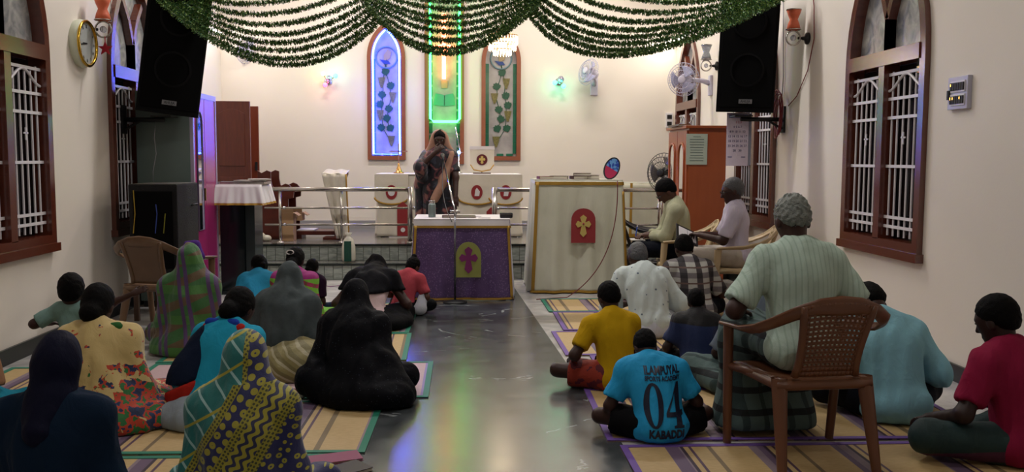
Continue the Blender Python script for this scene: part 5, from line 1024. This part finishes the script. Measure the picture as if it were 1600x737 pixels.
def plaid5(c):
    u = c.x + c.z * .16; k = (u * 5.2 + .15).frac(); v = (c.z * 7 - c.x * 3).frac(); base = c.mix(v.gt(.55), hexc('2c5f2c'), hexc('57452a')); base = c.mix((c.z * 30).sin().gt(.6), base, hexc('3c6e2c'))
    return c.mix(k.band(.26, .66) * (k.band(.40, .52) * -1 + 1), base, hexc('4a2f5e'))
F_pl5 = mat('green_plaid_saree', plaid5, .75, bump=(FB, .5), sheen=.2)
def saree7(c):
    u = c.x * .87 - c.z * .49 + .41 + (c.noise(3, 2) - .5) * .03; v = c.x * .49 + c.z * .87; Y7, N7 = hexc('a39b2e'), hexc('181d56')
    teal = c.mix((v * 13 + u * 4).frac().lt(.13), hexc('12706e'), hexc('9ec4c2')); teal = c.mix((u * 9 - v * 5).frac().lt(.10), teal, hexc('a8a02c'))
    fl = c.vor(26, vec=c.comb(u, v, 0), rnd=.2); navy = c.mix(fl.lt(.36) * fl.gt(.10), N7, Y7); wav = ((u * 190) + (v * 140).sin() * 1.7).sin(); waves = c.mix(wav.gt(-.15), hexc('22264a'), Y7)
    dots = c.mix(c.vor(75, vec=c.comb(u, v, 0), rnd=.1).lt(.33), hexc('979026'), hexc('3c4020')); big = c.mix((c.vor(34, vec=c.comb(u, v, 0), rnd=.4) - .22).abs().lt(.11), N7, Y7); col = teal
    for k, q in ((.113, dots), (.142, navy), (.205, dots), (.232, waves), (.315, dots), (.350, big)): col = c.mix(u.gt(k), col, q)
    hood = c.z.gt(.57); hc = c.mix(c.x.gt(.012), teal, dots); hc = c.mix(c.x.gt(.03), hc, navy); return c.mix(hood, col, hc)
F_s7 = mat('teal_navy_saree', saree7, .6, bump=(FB, .5), sheen=.25)
def skirt8(c): u = c.z * .85 + c.x * .55 + c.noise(5, 2) * .05; k = (u * 17).frac(); return c.mix(k.lt(.22), c.mix(k.gt(.6), hexc('6f6535'), hexc('857a45')), hexc('a39a78'))
F_sk8 = mat('olive_striped_skirt', skirt8, .6, bump=(FB, .5), sheen=.3); F_g8 = mat('grey_dupatta', lambda c: c.mix(c.noise(6, 4).ramp(.3, .7), hexc('383f40'), hexc('50585a')), .8, bump=(24, .4), spec=.1)
def plaid10(c): a = (c.z * 14 + c.x * 6).frac().lt(.45); b = (c.x * 16 - c.z * 4).frac().lt(.32); return c.mix(c.z.gt(.43), c.mix(a, hexc('74b436'), c.mix(b, hexc('a03058'), hexc('7d4a3a'))), hexc('8f1a6c'))
F_pl10 = mat('pink_green_plaid', plaid10, .75, bump=(FB, .5))
def floral15(c): n = c.noise(9, 2, dist=.8); col = c.mix(n.gt(.57), hexc('0b0a18'), hexc('5a2a34')); col = c.mix(n.gt(.63), col, hexc('8c5a52')); return c.mix(n.lt(.36), col, hexc('2a2c3c'))
F_fl15 = mat('dark_floral_saree', floral15, .6, bump=(FB, .5), sheen=.2); F_peach = fab('peach_veil', 'a8806c', .6)
def check18(c): a = (c.x * 7.5 + .2).frac(); b = (c.z * 7.5).frac(); col = c.mix(a.lt(.42), hexc('a5a49e'), hexc('3b3538')); col = c.mix(b.lt(.35), col, c.mix(a.lt(.42), hexc('6d686a'), hexc('1d1a1e'))); return c.mix(b.band(.62, .72), col, hexc('5f4a44'))
F_ck18 = mat('checked_shirt', check18, .8, bump=(FB, .5)); F_w17 = mat('white_dotted_shirt', lambda c: c.mix(c.vor(15, rnd=.9).lt(.13), c.mix(c.noise(4, 2), hexc('b9c6c5'), hexc('cbd5d2')), hexc('5b6a7c')), .8, bump=(FB, .5))
F_y16 = fab('yellow_tee', 'c29a14'); F_red16 = mat('red_shorts', lambda c: c.mix(c.noise(16, 2).gt(.55), hexc('8f2a14'), hexc('5a1420')), .8, bump=(FB, .5)); F_jer = fab('blue_jersey', '2b9fd6', .6); F_dk19 = mat('black_blue_tee', lambda c: c.mix((c.z + c.x * .06).lt(.335), hexc('0a0b10'), hexc('0f2350')), .75, bump=(FB, .5))
F_g23 = mat('mint_striped_shirt', lambda c: c.mix((c.x * 240).sin().gt(.7), hexc('b4c9bb'), hexc('a2b9aa')), .8, bump=(FB, .5)); 
def lungi(c): a = (c.z * 9).frac().lt(.30); b = (c.x * 9 + c.y * 9).frac().lt(.3); return c.mix(a, c.mix(b, hexc('4d6260'), hexc('2d4040')), c.mix(b, hexc('141f22'), hexc('0b1214')))
F_lun = mat('dark_check_lungi', lungi, .8, bump=(FB, .5)); F_b24 = fab('sky_blue_shirt', '88bccb'); F_m25 = fab('maroon_shirt', '861a3c'); F_p25 = mat('teal_track_pants', lambda c: c.mix((c.z * 26 + c.y * 4).sin().gt(.75), hexc('0f2f30'), hexc('4a1a3a')), .7, bump=(FB, .5)); F_gr26 = fab('grey_shirt', '626c78'); F_g21 = fab('pale_green_shirt', 'a8a88c'); F_n21 = fab('dark_navy_trousers', '0b0e18'); F_l22 = fab('lilac_white_shirt', 'c9c2d4'); F_w22 = fab('white_dhoti', 'bdb4a8'); F_pink12 = fab('pale_pink_kurta', 'c9b0b2'); F_red13 = fab('coral_red_top', 'a8444e'); F_cy9 = fab('sky_cyan_top', '3398c6'); F_tod = fab('pale_teal_shirt', '7a9a94'); F_whp = fab('white_pants', 'b9bcc6'); F_red6 = fab('bright_red_border', 'a8261e'); F_cy6 = fab('cyan_top', '2398ba'); F_navy6 = fab('navy_shawl', '101a30'); F_lb6 = fab('pale_blue_cloth', '8f9aa4'); F_blue6 = fab('royal_blue', '1f3fa0'); F_olive = fab('dull_green_border', '2a5a2c'); F_pv = fab('violet_border', '4a2a78')
PEW, PEM = 'women and children seated on the left', 'men and boys seated on the right'
# ---- left side
t = person('woman in navy headscarf and navy top at the lower left', 58, 3.24, -2, grp=PEW); J = pose(s=.93, lean=12, bow=8, sw=.15); body(J, t, SKIN['d'])
veil(J, t, F_navy, hood=False, arms=1.9, inf=.022, seed=11, name='top', res=.012, extra=(((0, -.0, .12), (.20, .16, .16)),)); lap(J, t, F_cyan, .40, .32, .15, .13, seed=12, res=.013)
b = Blob(); h = J['hs']; b.ell(L2W(J, (0, -.018, .035)), np.array([.084, .104, .100]) * h, J['HR'], .03); b.cap(L2W(J, (0, -.035, -.02)), J['N'] - [0, .03, .03], .078, .078, .05); b.cap(J['N'] - [0, .04, .02], J['C'] - [0, .085, -.04], .080, .055, .05); b.ell(L2W(J, (0, .115, -.025)), (.062, .075, .105), J['HR'], .02, sub=True); b.fn = folds(.005, 34, 13, .4); npmesh([b.mesh(.011)], 'headscarf', F_navy2, t)
t = person('person in blue and peach clothing cut off by the left edge', -92, 4.62, 0, grp=PEW); J = pose(s=.9, lean=8, sw=.15); body(J, t, SKIN['d'], face=False); hair(J, t, style='bun'); shirt(J, t, fab('peach_blue_saree', '9a7358'), .9, .03, seed=14, name='blouse'); lap(J, t, F_cyan, .36, .3, .26, .1, seed=15)
t = person('toddler in pale teal shirt standing with one hand held out', 108, 5.28, 0, .012, grp=PEW); J = pose('stand', .385, 2, 6, 10, al=1.35, hs=.84, sw=.20, wr=((-.42, .22, 1.12), (.98, .10, 1.62)), poleL=(-1, -.4, -.6), poleR=(.6, -.6, -.8)); J['fat'] = 1.55; body(J, t, SKIN['d'], .010, hands=(30, 12), up=(None, (0, -.8, .6)), spread=1.7, face=True); hair(J, t, style='short', seed=3); shirt(J, t, F_tod, .85, .014, .003, seed=16, hem=.30, res=.010); pants(J, t, F_navy, 1.5, .01, .002, hem=.03, res=.010, name='shorts')
t = person('woman in pale yellow floral saree with dark hair in a low bun', 152, 4.72, 8, grp=PEW); J = pose(s=.93, lean=22, bow=14, hyaw=-8, side=-6, sw=.15); body(J, t, SKIN['d']); hair(J, t, style='bun', seed=5)
veil(J, t, F_fl4, hood=False, arms=1.7, inf=.022, seed=17, base=(.06, .10, .36, .34, .18), res=.012, extra=(((.22, .20, .06), (.12, .18, .11)),))
b = Blob(); b.cap(J['N'] + [-.13, -.04, -.015], J['N'] + [.12, -.05, .0], .034, .034, .02); b.fn = folds(.004, 40, 18); npmesh([b.mesh(.011)], 'green_border', F_olive, t)
t = person('woman wrapped in green plaid saree with violet edge beside the brown chair', 291, 6.55, 6, grp=PEW); J = pose(s=.95, lean=12, bow=8, sw=.148); body(J, t, SKIN['d']); veil(J, t, F_pl5, seed=19, base=(0, .10, .30, .32, .17), res=.014); 
b = Blob(); b.cap(L2W(J, (.03, .06, .135)), L2W(J, (.07, .05, .04)), .03, .034, .03); b.cap(L2W(J, (-.03, .05, .135)), L2W(J, (.03, .06, .135)), .03, .03, .03); npmesh([b.mesh(.011)], 'violet_border', F_pv, t)
t = person('woman with navy and red shawl over a cyan top behind the patterned saree', 316, 4.82, -18, grp=PEW); J = pose(s=.91, lean=25, bow=24, side=6, sw=.148); body(J, t, SKIN['d']); hair(J, t, style='bun', seed=6); shirt(J, t, F_cy6, 1.5, .026, seed=20, name='top'); lap(J, t, F_lb6, .32, .34, .17, .06, seed=21, extra=(((-.14, .10, .06), (.14, .2, .14)),))
s9 = J['s']
def slab(J, name, m, pts, r, sd, k=.05, res=.012):
    b = Blob()
    for p, q in zip(pts, pts[1:]): b.cap(np.asarray(p) * J['s'], np.asarray(q) * J['s'], r * J['s'], None, k)
    b.fn = folds(.004, 36, sd); b.cut((0, 0, -1), -.011); return npmesh([b.mesh(res)], name, m, t)
b = Blob(); b.ell(J['C'] + [-.10, -.02, -.10], (.11, .145, .25), ax(J['dC'], (1, 0, .2)), .05); b.ell(J['W'] + [-.11, -.02, -.06], (.12, .15, .2), None, .06); b.fn = folds(.004, 30, 22); b.cut((.45, 0, -1), -.25); npmesh([b.mesh(.012)], 'shawl', F_navy6, t)
b = Blob(); b.ell(J['C'] + [-.10, -.02, -.10], (.113, .148, .253), ax(J['dC'], (1, 0, .2)), .05); b.ell(J['W'] + [-.11, -.02, -.06], (.123, .153, .203), None, .06); b.fn = folds(.004, 30, 22); b.cut((.45, 0, -1), -.15); b.cut((-.45, 0, 1), .252); npmesh([b.mesh(.011)], 'red_border', F_red6, t)
b = Blob(); b.cap(J['N'] + [-.10, -.045, -.005], J['N'] + [.10, -.045, -.005], .036, None, .02); npmesh([b.mesh(.01)], 'red_collar', F_red6, t); b = Blob(); b.cap(J['N'] + [-.09, -.05, .028], J['N'] + [.07, -.05, .030], .026, None, .02); npmesh([b.mesh(.01)], 'blue_collar', F_blue6, t)
t = person('woman in teal, navy and yellow patterned saree over her head, nearest on the left', 366, 3.34, 0, grp=PEW); J = pose(s=.92, lean=15, bow=14, side=0, sw=.148); body(J, t, SKIN['d']); veil(J, t, F_s7, seed=23, base=(.02, .08, .27, .30, .18), res=.011, amp=.005, flare=.95)
t = person('woman in sheer grey scarf with olive striped skirt', 437, 5.85, -6, grp=PEW); J = pose(s=.94, lean=28, bow=20, side=-2, sw=.15); body(J, t, SKIN['d']); veil(J, t, F_g8, seed=24, inf=.024, low=.20, arms=1.5, name='scarf', res=.013); lap(J, t, F_sk8, .34, .34, .22, .05, .08, seed=25, f=40, extra=(((.16, -.02, .1), (.20, .2, .16)),))
t = person('girl in sky cyan top with long dark hair before the pedestal', 400, 7.7, 14, grp=PEW); J = pose(s=.78, lean=32, bow=24, side=4, hyaw=20, sw=.15); body(J, t, SKIN['d'], .012, face=False); hair(J, t, style='braid', seed=7); shirt(J, t, F_cy9, .8, .022, seed=26, name='top'); lap(J, t, F_cy9, .30, .28, .14, .1, seed=27)
t = person('girl in pink and green plaid with a white hair clip', 456, 7.35, -10, grp=PEW); J = pose(s=.84, lean=19, bow=14, side=-4, sw=.15); body(J, t, SKIN['d'], .012, face=False); hair(J, t, style='bun', seed=8); veil(J, t, F_pl10, hood=False, seed=28, arms=1.6, inf=.02, base=(.06, .08, .26, .28, .16), name='shawl')
c = L2W(J, (-.02, -.118, .055)); MB().tube([c + np.array([.03 * cos(a), -.006, .018 * sin(a)]) for a in [i * pi / 6 for i in range(12)]], .005, 5, close=True).build('hair_clip', M_wcl, t)
t = person('small girl half hidden behind the plaid girl', 479, 8.05, -20, grp=PEW); J = pose(s=.62, lean=14, bow=14, sw=.15); body(J, t, SKIN['d'], .012, face=False); hair(J, t, style='bun', seed=9); shirt(J, t, fab('dark_plum_top', '2c1830'), .8, .02, seed=29, name='top'); lap(J, t, F_navy, .3, .3, .14, .1, seed=30)
t = person('woman bowing low under a black net shawl near the purple table', 574, 7.42, -4, grp=PEW); J = pose(s=.95, lean=46, bow=30, sw=.15, wr=((-.2, .42, .15), (.2, .42, .15))); body(J, t, SKIN['d'], face=False); veil(J, t, F_sheer, hood=True, seed=31, low=.30, inf=.036, arms=1.5, name='shawl', res=.014, face=False); shirt(J, t, F_pink12, .3, .014, seed=32, name='kurta', collar=False, wide=1.05); lap(J, t, F_black, .36, .36, .13, .16, .06, seed=33, name='trousers')
t = person('girl in coral red top with a hair bun beside the purple table', 629, 8.15, -28, grp=PEW); J = pose(s=.66, lean=25, bow=22, sw=.165, hyaw=-12); body(J, t, SKIN['m'], .012, face=False); hair(J, t, style='topbun', seed=10); shirt(J, t, F_red13, .8, .02, seed=34, name='top'); lap(J, t, F_black, .26, .26, .12, .1, -.06, seed=35, name='skirt'); b = Blob(); b.cap((.17, .02, .07), (.16, .12, .2), .05, .045, .03); b.ell((.18, .0, .06), (.06, .07, .05), None, .03); npmesh([b.mesh(.011)], 'white_leggings', F_whp, t)
t = person('woman in black sequinned veil seated at the edge of the aisle', 546, 5.15, -6, grp=PEW); J = pose(s=.92, lean=30, bow=20, side=-3, sw=.145); body(J, t, SKIN['d'], face=False); veil(J, t, F_spark, seed=36, base=(.02, .10, .26, .30, .16), res=.013, amp=.007, extra=(((.14, -.06, .09), (.26, .18, .11)), ((.1, 0, .2), (.36, -.10, .02), .12, .03), ((.17, .06, .26), (.33, -.06, .05), .09, .06), ((.2, .1, .2), (.30, .02, .06), .10, .10), ((-.20, .02, .1), (-.26, .02, .14), .10, .10)))
# ---- woman speaking
t = person('woman in dark floral saree with peach veil speaking into the microphone', 688, 10.66, 176, .192, grp='people at the front'); J = pose('stand', .93, 6, 4, 6, sw=.15, wr=((-.22, .26, .86), (.03, .30, 1.40)), poleL=(-1, -.2, -.3), poleR=(1, .2, -1)); body(J, t, SKIN['d'], hands=(40, 80), up=(None, (.4, 1, 0))); hair(J, t, style='bun', seed=12); eyes(J, t)
b = torso(Blob(), J, .026, .07)
for n in 'LR': arm(b, J, n, .020, t1=.75, k=.05)
s = J['s']
for n in 'LR': b.cap(J['Q' + n], J['A' + n] + [0, 0, -.05], .13 * s, .12 * s, .12)
b.fn = folds(.008, 30, 40, .3); b.cut((0, 0, -1), -.02); npmesh([b.mesh(.014)], 'saree', F_fl15, t)
b = Blob(); h = J['hs']; b.ell(L2W(J, (0, -.022, .038)), np.array([.096, .112, .106]) * h, J['HR'], .04); b.cap(L2W(J, (0, -.05, -.02)), J['N'] - [0, .05, .03], .095, .12, .08)
for n, sg in (('L', -1), ('R', 1)): b.cap(L2W(J, (sg * .06, -.02, -.05)), J['S' + n] + [0, -.02, 0], .055, .075, .06)
b.ell(L2W(J, (0, .13, -.015)), np.array([.066, .125, .128]) * h, J['HR'], .015, sub=True); b.cut(J['HR'][1], J['HR'][1] @ J['H'] + .038 * h); b.fn = folds(.004, 40, 41); npmesh([b.mesh(.010)], 'veil', F_peach, t)
b = Blob(); b.cap(J['SR'] + [.02, -.03, .02], J['ER'] + [.02, 0, -.02], .062, .07, .05); b.cap(J['ER'], J['P'] + [.22, -.02, .05], .06, .085, .06); b.cap(J['P'] + [.22, -.02, .05], J['P'] + [.23, -.04, -.40], .08, .08, .06); b.fn = folds(.008, 34, 42); npmesh([b.mesh(.012)], 'saree_drape', F_fl15, t)
b = Blob(); b.cap(J['SL'] + [-.01, .05, .03], J['P'] + [-.06, .13, .12], .040, .052, .05); b.cap(J['P'] + [-.06, .13, .12], J['P'] + [.05, .15, -.12], .05, .05, .05); b.fn = folds(.006, 44, 43); npmesh([b.mesh(.011)], 'peach_pleats', F_peach, t)
# ---- right side, on the mats
KB = dict(hip=((-.09, .03, .11), (.09, .03, .11)), knee=((-.40, .24, .13), (.40, .24, .13)), ank=((.02, .42, .055), (-.10, .34, .05)), toe=((.14, .42, .04), (-.24, .32, .04)))
t = person('boy in yellow tee shirt and red shorts seated at the aisle', 966, 5.40, 14, grp=PEM); J = pose(s=.80, lean=13, bow=22, hyaw=4, legs=KB, wr=((-.26, .28, .2), (.1, .36, .2))); body(J, t, SKIN['d'], .012); hair(J, t, seed=13); shirt(J, t, F_y16, .75, .018, seed=44, name='tee_shirt'); pants(J, t, F_red16, .72, .026, name='shorts', seed=45)
t = person('grey haired man in white dotted shirt seated in front of the pulpit', 1018, 7.05, 4, grp=PEM); J = pose(s=.98, lean=28, bow=20, side=-3); body(J, t, SKIN['d'], face=False); hair(J, t, M_salt, seed=14); shirt(J, t, F_w17, 1.5, .028, .008, seed=46, wide=1.08); lap(J, t, F_whp, .36, .32, .13, .15, -.04, seed=47, name='dhoti', extra=(((-.34, .06, .10), (.09, .16, .09)),))
t = person('man in grey checked shirt seated before the cream chairs', 1092, 7.62, 6, grp=PEM); J = pose(s=.96, lean=21, bow=24, side=-5); body(J, t, SKIN['d'], face=False); hair(J, t, seed=15); shirt(J, t, F_ck18, .95, .024, .004, seed=48); pants(J, t, F_n21, 1.9, .02, seed=49)
t = person('boy in black and blue tee shirt behind the jersey boy', 1096, 5.75, -4, grp=PEM); J = pose(s=.69, lean=18, bow=18); body(J, t, SKIN['x'], .012, face=False); hair(J, t, seed=16); shirt(J, t, F_dk19, .8, .022, seed=50, name='tee_shirt', wide=1.08); pants(J, t, F_black, 1.0, .02, seed=51, name='shorts')
t = person('boy in light blue sports jersey numbered 04', 1038, 4.38, 2, grp=PEM); J = pose(s=.71, lean=24, bow=42, side=-5, legs=KB, wr=((-.20, .34, .15), (.2, .34, .16)), sw=.18); body(J, t, SKIN['d'], .012, face=False); hair(J, t, seed=17); o20, B20 = shirt(J, t, F_jer, .8, .022, .005, seed=52, name='jersey', ret=True, wide=1.12); pants(J, t, F_black, .7, .022, seed=53, name='shorts')
M_print = mat('navy_print', '0a1430', .5)
def wrap(me, name, cx, cz):
    """lay a flat print (x, y in the mesh) on the back of the jersey"""
    bm = bmesh.new(); bm.from_mesh(me); bmesh.ops.triangulate(bm, faces=bm.faces)
    for _ in range(4):
        L_ = [e for e in bm.edges if e.calc_length() > .014]
        if not L_: break
        bmesh.ops.subdivide_edges(bm, edges=L_, cuts=1); bmesh.ops.triangulate(bm, faces=[f for f in bm.faces if len(f.verts) > 3])
    P = np.array([[v.co.x + cx, -.6, v.co.y + cz] for v in bm.verts]); d = np.array([0, 1., 0])
    for _ in range(60): P = P + d * np.clip(B20.at(P), -.02, .05)[:, None] * .8; P[:, 1] = np.minimum(P[:, 1], .16)
    for v, p in zip(bm.verts, P): v.co = p - d * .0035
    bm.normal_update()
    for f in bm.faces:
        if f.normal.y > 0: f.normal_flip()
    bm.to_mesh(me); bm.free(); me.materials.clear(); return link(name, me, M_print, o20)
def poly_mesh(polys):
    b = MB()
    for q in polys:
        T = tessellate_polygon([[Vector((*p, 0)) for p in r_] for r_ in q]); b.add([(*p, 0) for r_ in q for p in r_], [tuple(x) for x in T])
    me = bpy.data.meshes.new('p'); me.from_pydata(b.v, [], b.f); return me
wrap(text('ILAMPUYAL', .052, '', None, None, None, sx=.70, bold=.0022, raw=True), 'lettering', .005, .362); wrap(text('SPORTS ACADEMY', .030, '', None, None, None, sx=.74, bold=.0012, raw=True), 'lettering', .005, .325); wrap(text('KABADDI', .058, '', None, None, None, sx=.72, bold=.0028, raw=True), 'lettering', .006, .066)
E0 = lambda a, b, cx=0, n=28: [(cx + a * cos(i * 2 * pi / n), b * sin(i * 2 * pi / n)) for i in range(n)]
wrap(poly_mesh([[E0(.048, .105, -.058), E0(.020, .092, -.058)]]), 'number', .005, .202)
four = [[(.075, .105), (.088, .105), (.088, -.030), (.104, -.030), (.104, -.052), (.088, -.052), (.088, -.090), (.098, -.092), (.098, -.105), (.045, -.105), (.045, -.092), (.058, -.090), (.058, -.052), (.008, -.052), (.008, -.036)], [(.058, -.030), (.058, .058), (.024, -.030)]]
wrap(poly_mesh([four]), 'number', -.002, .202)
t = person('man in sky blue shirt seated at the right wall with head bowed', 1410, 4.66, -4, grp=PEM); J = pose(s=.98, lean=22, bow=58, hyaw=10, side=-5); body(J, t, SKIN['d'], face=False); hair(J, t, seed=18); shirt(J, t, F_b24, 1.4, .028, .009, 30, seed=54, wide=1.10); pants(J, t, F_n21, 1.9, .02, seed=55)
t = person('man in maroon shirt and teal track pants at the right edge', 1614, 3.98, 26, grp=PEM); J = pose(s=.95, lean=14, bow=14, hyaw=6, legs=KB, wr=((-.24, .34, .18), (.2, .34, .2))); body(J, t, SKIN['x']); hair(J, t, seed=19); shirt(J, t, F_m25, .8, .024, .007, seed=56, wide=1.05); pants(J, t, F_p25, 1.92, .022, seed=57); eyes(J, t)
t = person('person in grey shirt seated on the mat hidden before the grey haired man', 1196, 5.32, 6, grp=PEM); J = pose(s=.92, lean=12, bow=14, side=3, legs=dict(KB, ank=((-.28, -.12, .06), (-.10, .34, .05)), toe=((-.31, -.26, .05), (-.24, .32, .04)))); body(J, t, SKIN['x'], face=False); hair(J, t, seed=20); shirt(J, t, F_gr26, .95, .026, seed=58); pants(J, t, F_lun, 1.8, .03, seed=59, name='lungi')
b = Blob()
# ---- seated men
def seated(label, ch, rz, fwd, hairm, m1, m2, seed, lean, bow, hyaw, sleeve, wr, skin, s=1.0, pan='trousers', z=.012, grp='men on plastic chairs', specs=False, hands=(50, 50), inf=.022, wide=1.0, legs=None):
    t = thing('person', label, 'person', (ch[0] + fwd * -sin(R3(rz)), ch[1] + fwd * cos(R3(rz)), z), rz, grp); J = pose('chair', s, lean, bow, hyaw, wr=wr, seat=.425, legs=legs); body(J, t, skin, hands=hands); hair(J, t, hairm, seed=seed); shirt(J, t, m1, sleeve, inf, .0065, seed=seed + 60, hem=J['P'][2] - .10, wide=wide)
    if pan == 'trousers': pants(J, t, m2, 1.9, .016, seed=seed + 61, hem=.02)
    eyes(J, t)
    if specs: glasses(J, t)
    return t, J
t, J = seated('grey haired man in mint striped shirt seated on the brown chair', CH1, CH1Z, .02, M_grey, F_g23, F_lun, 21, 11, 24, -4, .85, ((-.22, .26, .66), (.22, .26, .66)), SKIN['d'], 1.0, 'lungi', inf=.024, wide=1.06)
b = Blob(); b.ell(J['P'] + [0, .04, -.02], (.150, .12, .10), None, .05)
for n in 'LR': b.cap(J['Q' + n] + [0, .05, 0], J['K' + n], .095, .09, .06); b.cap(J['K' + n], J['A' + n] + [0, 0, -.03], .11, .13, .12)
b.cap(J['KL'] + [0, .0, -.1], J['KR'] + [0, 0, -.1], .09, None, .1); b.cap(J['AL'] + [0, 0, -.02], J['AR'] + [0, 0, -.02], .12, None, .1); b.fn = folds(.007, 30, 70, .3); b.cut((0, 0, -1), -.03); npmesh([b.mesh(.013)], 'lungi', F_lun, t)
t, J = seated('man in pale green shirt writing on his lap', CH2, 84, .02, M_hair, F_g21, F_n21, 22, 12, 34, 4, 1.75, ((.02, .36, .66), (.10, .36, .66)), SKIN['m'], .98, specs=True, hands=(60, 75)); PW = t
t, J2 = seated('man in lilac white shirt reading a black book', CH3, 80, .02, M_salt, F_l22, F_w22, 23, 4, 12, 4, .85, ((-.02, .34, .72), (.14, .32, .72)), SKIN['d'], .98, specs=True, hands=(55, 55)); PR = t
def carried(pt, p): return pt.matrix_basis @ Vector(p)
p = carried(PW, (.05, .44, .60)); book(p, (.2, .14, .008), 84, 'c9c4be', 'white notepad on the lap of the man writing', cat='notepad')
p = carried(PW, (.06, .46, .66)); t = thing('pen', 'blue pen in the hand of the man writing', 'pen', p); MB().cyl((0, 0, -.05), (.02, .01, .07), .006).build('barrel', mat('blue_plastic', '2a4fb0', .35), t); MB().cyl((.02, .01, .07), (.022, .011, .085), .006).build('cap', M_wcl, t)
p = carried(PR, (.06, .46, .70)); t = thing('book', 'black covered open book held by the man reading', 'book', p, 80); t.rotation_euler = FR((0, 0, 0), Vector((.15, .75, .62)).cross(Vector((.42, -.62, .66))), (.15, .75, .62)).to_euler(); M_cov = mat('black_cover', '0c0a0c', .4)
for sg in (-1, 1):
    pg = MB().box((0, -.09, -.008), (.12, .09, .002)).build('cover', M_cov, t) if sg > 0 else MB().box((-.12, -.09, -.008), (0, .09, .002)).build('cover', M_cov, t)
    MB().box((.004 if sg > 0 else -.095, -.065, .002), (.095 if sg > 0 else -.004, .065, .008)).build('pages', M_wcl, t)
